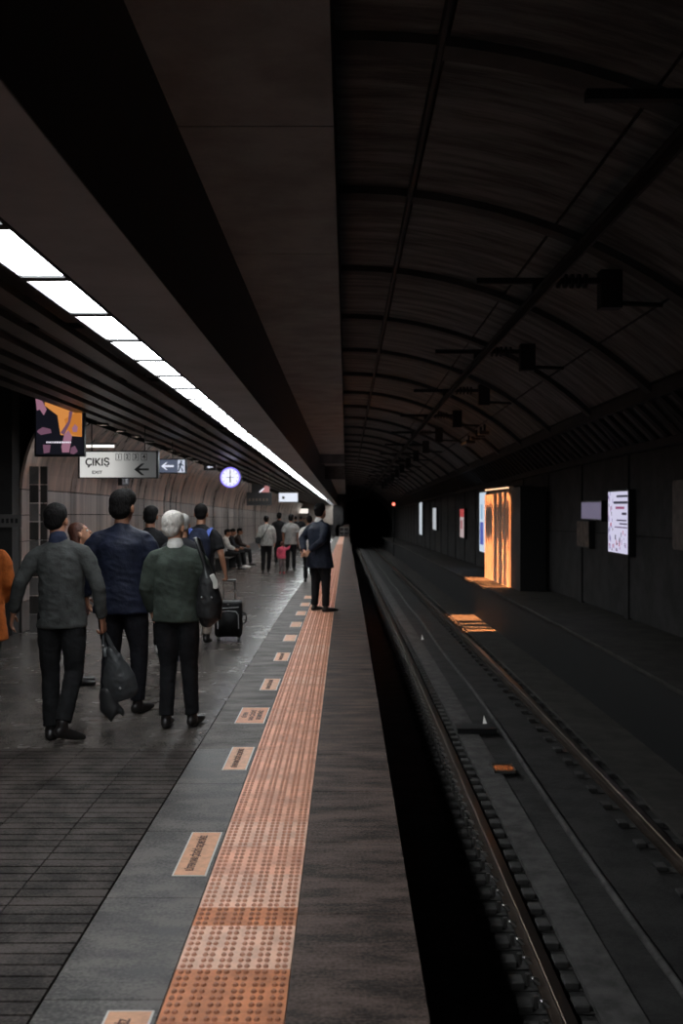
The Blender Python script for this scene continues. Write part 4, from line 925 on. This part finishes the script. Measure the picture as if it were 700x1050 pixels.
for px, D, c, sh_, lab in ((233, 29.8, N('white blouse', (0.5,0.48,0.46)), None, 'seated person in a white top nearest the backpack man'), (243, 31.2, N('black jacket', (0.014,0.014,0.016)), M['shoe_w'], 'seated person in black with bright white trainers'),
                 (256, 33.2, N('dark brown jacket', (0.03,0.02,0.018)), None, 'seated person in dark brown furthest along the bench')):
    person(lab, -3.62, D, 1.62, -PI/2, 1.0, 'skin_d', 'hair_b', 'thick', c, 0.90, 'long', 0.01, N('black trousers', (0.012,0.012,0.013)), voxel=0.017, detail=False, joints=seat, shoes=sh_)

# ================================================================ CARRIED THINGS
lea = mat('dark grey bag leather', (0.045,0.047,0.05), 0.4, var=0.2, scale=6, bump=0.15, bscale=12)
# bag in hand of man 1 (hangs from the fist)
hx, hy_, hz = X1+0.31, 7.35, 0.80
bg = empty('handbag', (hx+0.07, hy_+0.02, 0.36)); tag(bg, 'dark grey carrier bag hanging from the grey-shirted man\'s hand', 'bag')
bm = bmesh.new(); loft(bm, [(-0.02,0,0.30),(0.005,0,0.22),(0.04,0,0.08),(0.065,0,-0.03),(0.075,0,-0.055)], [(0.035,0.03),(0.075,0.045),(0.125,0.06),(0.125,0.055),(0.115,0.045)], seg=18)
for v in bm.verts: v.co.z = max(v.co.z, -0.09+0.9*max(0, v.co.x-0.03)*0.35)
remesh('bag_body', bm, lea, 0.009, bg, smooth=2, folds=(0.008, 12, 9, 3))
bm = bmesh.new(); loft(bm, [(-0.05,-0.02,0.0),(-0.03,-0.02,-0.12),(0.02,-0.02,-0.17),(0.06,-0.02,-0.16)], [(0.05,0.03),(0.075,0.04),(0.075,0.04),(0.04,0.03)], seg=14)
remesh('bag_pouch', bm, M['black_plastic'], 0.010, bg)
for dy in (-0.03, 0.03):
    bm = bmesh.new(); loft(bm, [(-0.055,dy,0.25),(-0.075,dy*0.7,0.36),(-0.068,dy*0.3,0.445),(-0.04,dy*0.4,0.38),(0.03,dy,0.24)], [(0.012,0.005)]*5, seg=8); obj('strap', bm, lea, bg, True)
for x, z in ((-0.07, 0.33), (0.06, 0.02)):
    bm = bmesh.new(); ball(bm, (x, -0.055 if z < 0.1 else -0.03, z), 0.011, 8); obj('buckle', bm, M['steel'], bg, True)
# shoulder bag of man 3
sx0 = X3
sb = empty('shoulder_bag', (GX(214, 7.7), 7.72, 0.92)); tag(sb, 'large black shoulder bag at the green pullover man\'s right side', 'bag')
bm = bmesh.new(); loft(bm, [(-0.03,0,0.34),(-0.01,0,0.22),(0.0,0,0.06),(-0.005,0,-0.06),(-0.02,0,-0.09)], [(0.03,0.04),(0.07,0.07),(0.105,0.085),(0.1,0.085),(0.06,0.06)], seg=18)
remesh('bag_body', bm, mat('black bag cloth', (0.013,0.013,0.014), 0.55, bump=0.2, bscale=20), 0.009, sb, smooth=2, folds=(0.010, 10, 8, 9))
for dy in (-0.05, 0.045):
    bm = bmesh.new(); loft(bm, [(-0.0,dy,0.20),(-0.03,dy*1.3,0.36),(-0.075,dy*1.5,0.50),(-0.095,dy*1.1,0.548),(-0.11,dy*0.4,0.552)], [(0.015,0.006)]*5, seg=8); obj('strap', bm, M['black_plastic'], sb, True)
for x in (-0.045, 0.03):
    bm = bmesh.new(); ball(bm, (x, -0.085, 0.10), 0.009, 8); obj('rivet', bm, M['steel'], sb, True)
bm = bmesh.new(); loft(bm, [(0.03,-0.07,0.27),(0.055,-0.07,0.22),(0.06,-0.07,0.17)], [(0.02,0.008)]*3, seg=8); obj('paper_tag', bm, mat('white tag', (0.6,0.6,0.56), 0.6), sb)
# backpack on man 7
bp_ = empty('backpack', (p7.location.x+0.0, 12.4-0.20, 1.22)); tag(bp_, 'dark backpack with blue shoulder straps on the black-shirted man', 'backpack')
bm = bmesh.new(); loft(bm, [(0,0.0,-0.2),(0,-0.02,-0.08),(0,-0.02,0.08),(0,0.02,0.19)], [(0.13,0.07),(0.15,0.095),(0.145,0.085),(0.10,0.05)], seg=18); remesh('pack_body', bm, N('navy pack', (0.016,0.02,0.04)), 0.012, bp_)
for sx_ in (-1, 1):
    bm = bmesh.new(); loft(bm, [(sx_*0.09,0.03,0.12),(sx_*0.115,0.12,0.205),(sx_*0.125,0.2,0.225),(sx_*0.125,0.3,0.17)], [(0.028,0.01)]*4, seg=8); obj('shoulder_strap', bm, N('blue strap', (0.07,0.11,0.36)), bp_, True)
# suitcase
cs = empty('suitcase', (GX(234.5, 12.75), 12.75, 0), math.radians(3)); tag(cs, 'black wheeled cabin suitcase with grey piping and raised handle', 'suitcase')
bm = bmesh.new(); box(bm, -0.175, 0.175, -0.12, 0.12, 0.055, 0.51)
bmesh.ops.bevel(bm, geom=bm.edges[:], offset=0.045, segments=4, affect='EDGES', profile=0.5); obj('suitcase_body', bm, N('black nylon', (0.014,0.014,0.015), rough=0.6), cs, True)
bm = bmesh.new(); box(bm, -0.135, 0.135, -0.15, -0.1, 0.09, 0.40); bmesh.ops.bevel(bm, geom=bm.edges[:], offset=0.02, segments=3, affect='EDGES'); obj('front_pocket', bm, N('black nylon', (0.014,0.014,0.015)), cs, True)
gp = mat('grey piping', (0.35,0.35,0.35), 0.4)
bm = bmesh.new(); loft(bm, [(-0.13,-0.152,0.17),(-0.13,-0.152,0.34),(-0.10,-0.152,0.385),(0,-0.152,0.395),(0.10,-0.152,0.385),(0.13,-0.152,0.34),(0.135,-0.152,0.17)], [0.006]*7, seg=8); obj('piping', bm, gp, cs, True)
bm = bmesh.new(); loft(bm, [(-0.12,-0.125,0.425),(0.05,-0.127,0.43),(0.13,-0.125,0.44)], [0.006]*3, seg=8); obj('piping', bm, gp, cs, True)
for x in (-0.075, 0.075):
    bm = bmesh.new(); cyl(bm, (x,0.07,0.48), (x,0.07,0.76), 0.008, 10); obj('handle_tube', bm, M['steel'], cs)
bm = bmesh.new(); cyl(bm, (-0.09,0.07,0.765), (0.09,0.07,0.765), 0.015, 10); obj('handle_grip', bm, K, cs)
bm = bmesh.new(); loft(bm, [(0.17,0,0.21),(0.215,0,0.23),(0.225,0,0.29),(0.215,0,0.34),(0.17,0,0.36)], [0.012]*5, seg=8); obj('side_handle', bm, K, cs, True)
for x in (-0.13, 0.13):
    for y in (-0.08, 0.08):
        bm = bmesh.new(); cyl(bm, (x-0.014,y,0.03), (x+0.014,y,0.03), 0.03, 14); obj('wheel', bm, K, cs)
bm = bmesh.new(); ball(bm, (0,-0.12,0.475), (0.014,0.01,0.01), 8); obj('badge', bm, M['steel'], cs, True)
# cross-body strap of the far woman
st = empty('crossbody_bag', (p10.location.x, 28, 1.0)); tag(st, 'small dark bag worn cross-body by the pale grey top woman', 'bag')
bm = bmesh.new(); loft(bm, [(0.08,-0.145,0.36),(0.02,-0.155,0.22),(-0.08,-0.15,0.04),(-0.17,-0.1,-0.06)], [(0.014,0.008)]*4, seg=6); obj('strap', bm, K, st, True)
bm = bmesh.new(); box(bm, -0.3, -0.15, -0.12, 0.02, -0.16, 0.02); bmesh.ops.bevel(bm, geom=bm.edges[:], offset=0.02, segments=2, affect='EDGES'); obj('bag_body', bm, K, st)

# ================================================================ the whole station bends gently downwards in the distance
bpy.context.view_layer.update()
def bend_long(o):
    me = o.data; mw = o.matrix_world.copy(); inv = mw.inverted()
    bm = bmesh.new(); bm.from_mesh(me); bmesh.ops.transform(bm, matrix=mw, verts=bm.verts[:])
    ymax = max(v.co.y for v in bm.verts); ymin = min(v.co.y for v in bm.verts)
    for yc in (12, 14, 16, 18, 20):
        if ymin < yc < ymax: bmesh.ops.bisect_plane(bm, geom=bm.verts[:]+bm.edges[:]+bm.faces[:], plane_co=(0,yc,0), plane_no=(0,1,0))
    for v in bm.verts: v.co.z -= DIP(v.co.y)
    bmesh.ops.transform(bm, matrix=inv, verts=bm.verts[:])
    if me.users > 1: o.data = me = me.copy()
    bm.to_mesh(me); bm.free()
def extent(o):
    ys = [(o.matrix_world @ V(c)).y for c in o.bound_box]; return min(ys), max(ys)
tops = [o for o in sc.objects if o.parent is None and o.type != 'CAMERA']
def walk(o):
    return [o]+[k for c in o.children for k in walk(c)]
for t in tops:
    fam = walk(t); ms = [extent(o) for o in fam if o.type == 'MESH'] or [(t.location.y, t.location.y)]
    if max(b for a, b in ms) < 12: continue
    if max(b for a, b in ms)-min(a for a, b in ms) < 5.5: t.location.z -= DIP(t.location.y); continue
    for o in fam:
        if o.type == 'EMPTY' and o.parent is not None: o.location.z -= DIP(o.matrix_world.translation.y)
        if o.type != 'MESH': continue
        a, b = extent(o)
        if o.parent is not None and o.parent.parent is not None: continue    # sub-parts ride on their part
        if b < 12: continue
        if b-a < 1.5 and not (o in (t,)): o.location.z -= DIP((a+b)/2)
        else: bend_long(o)
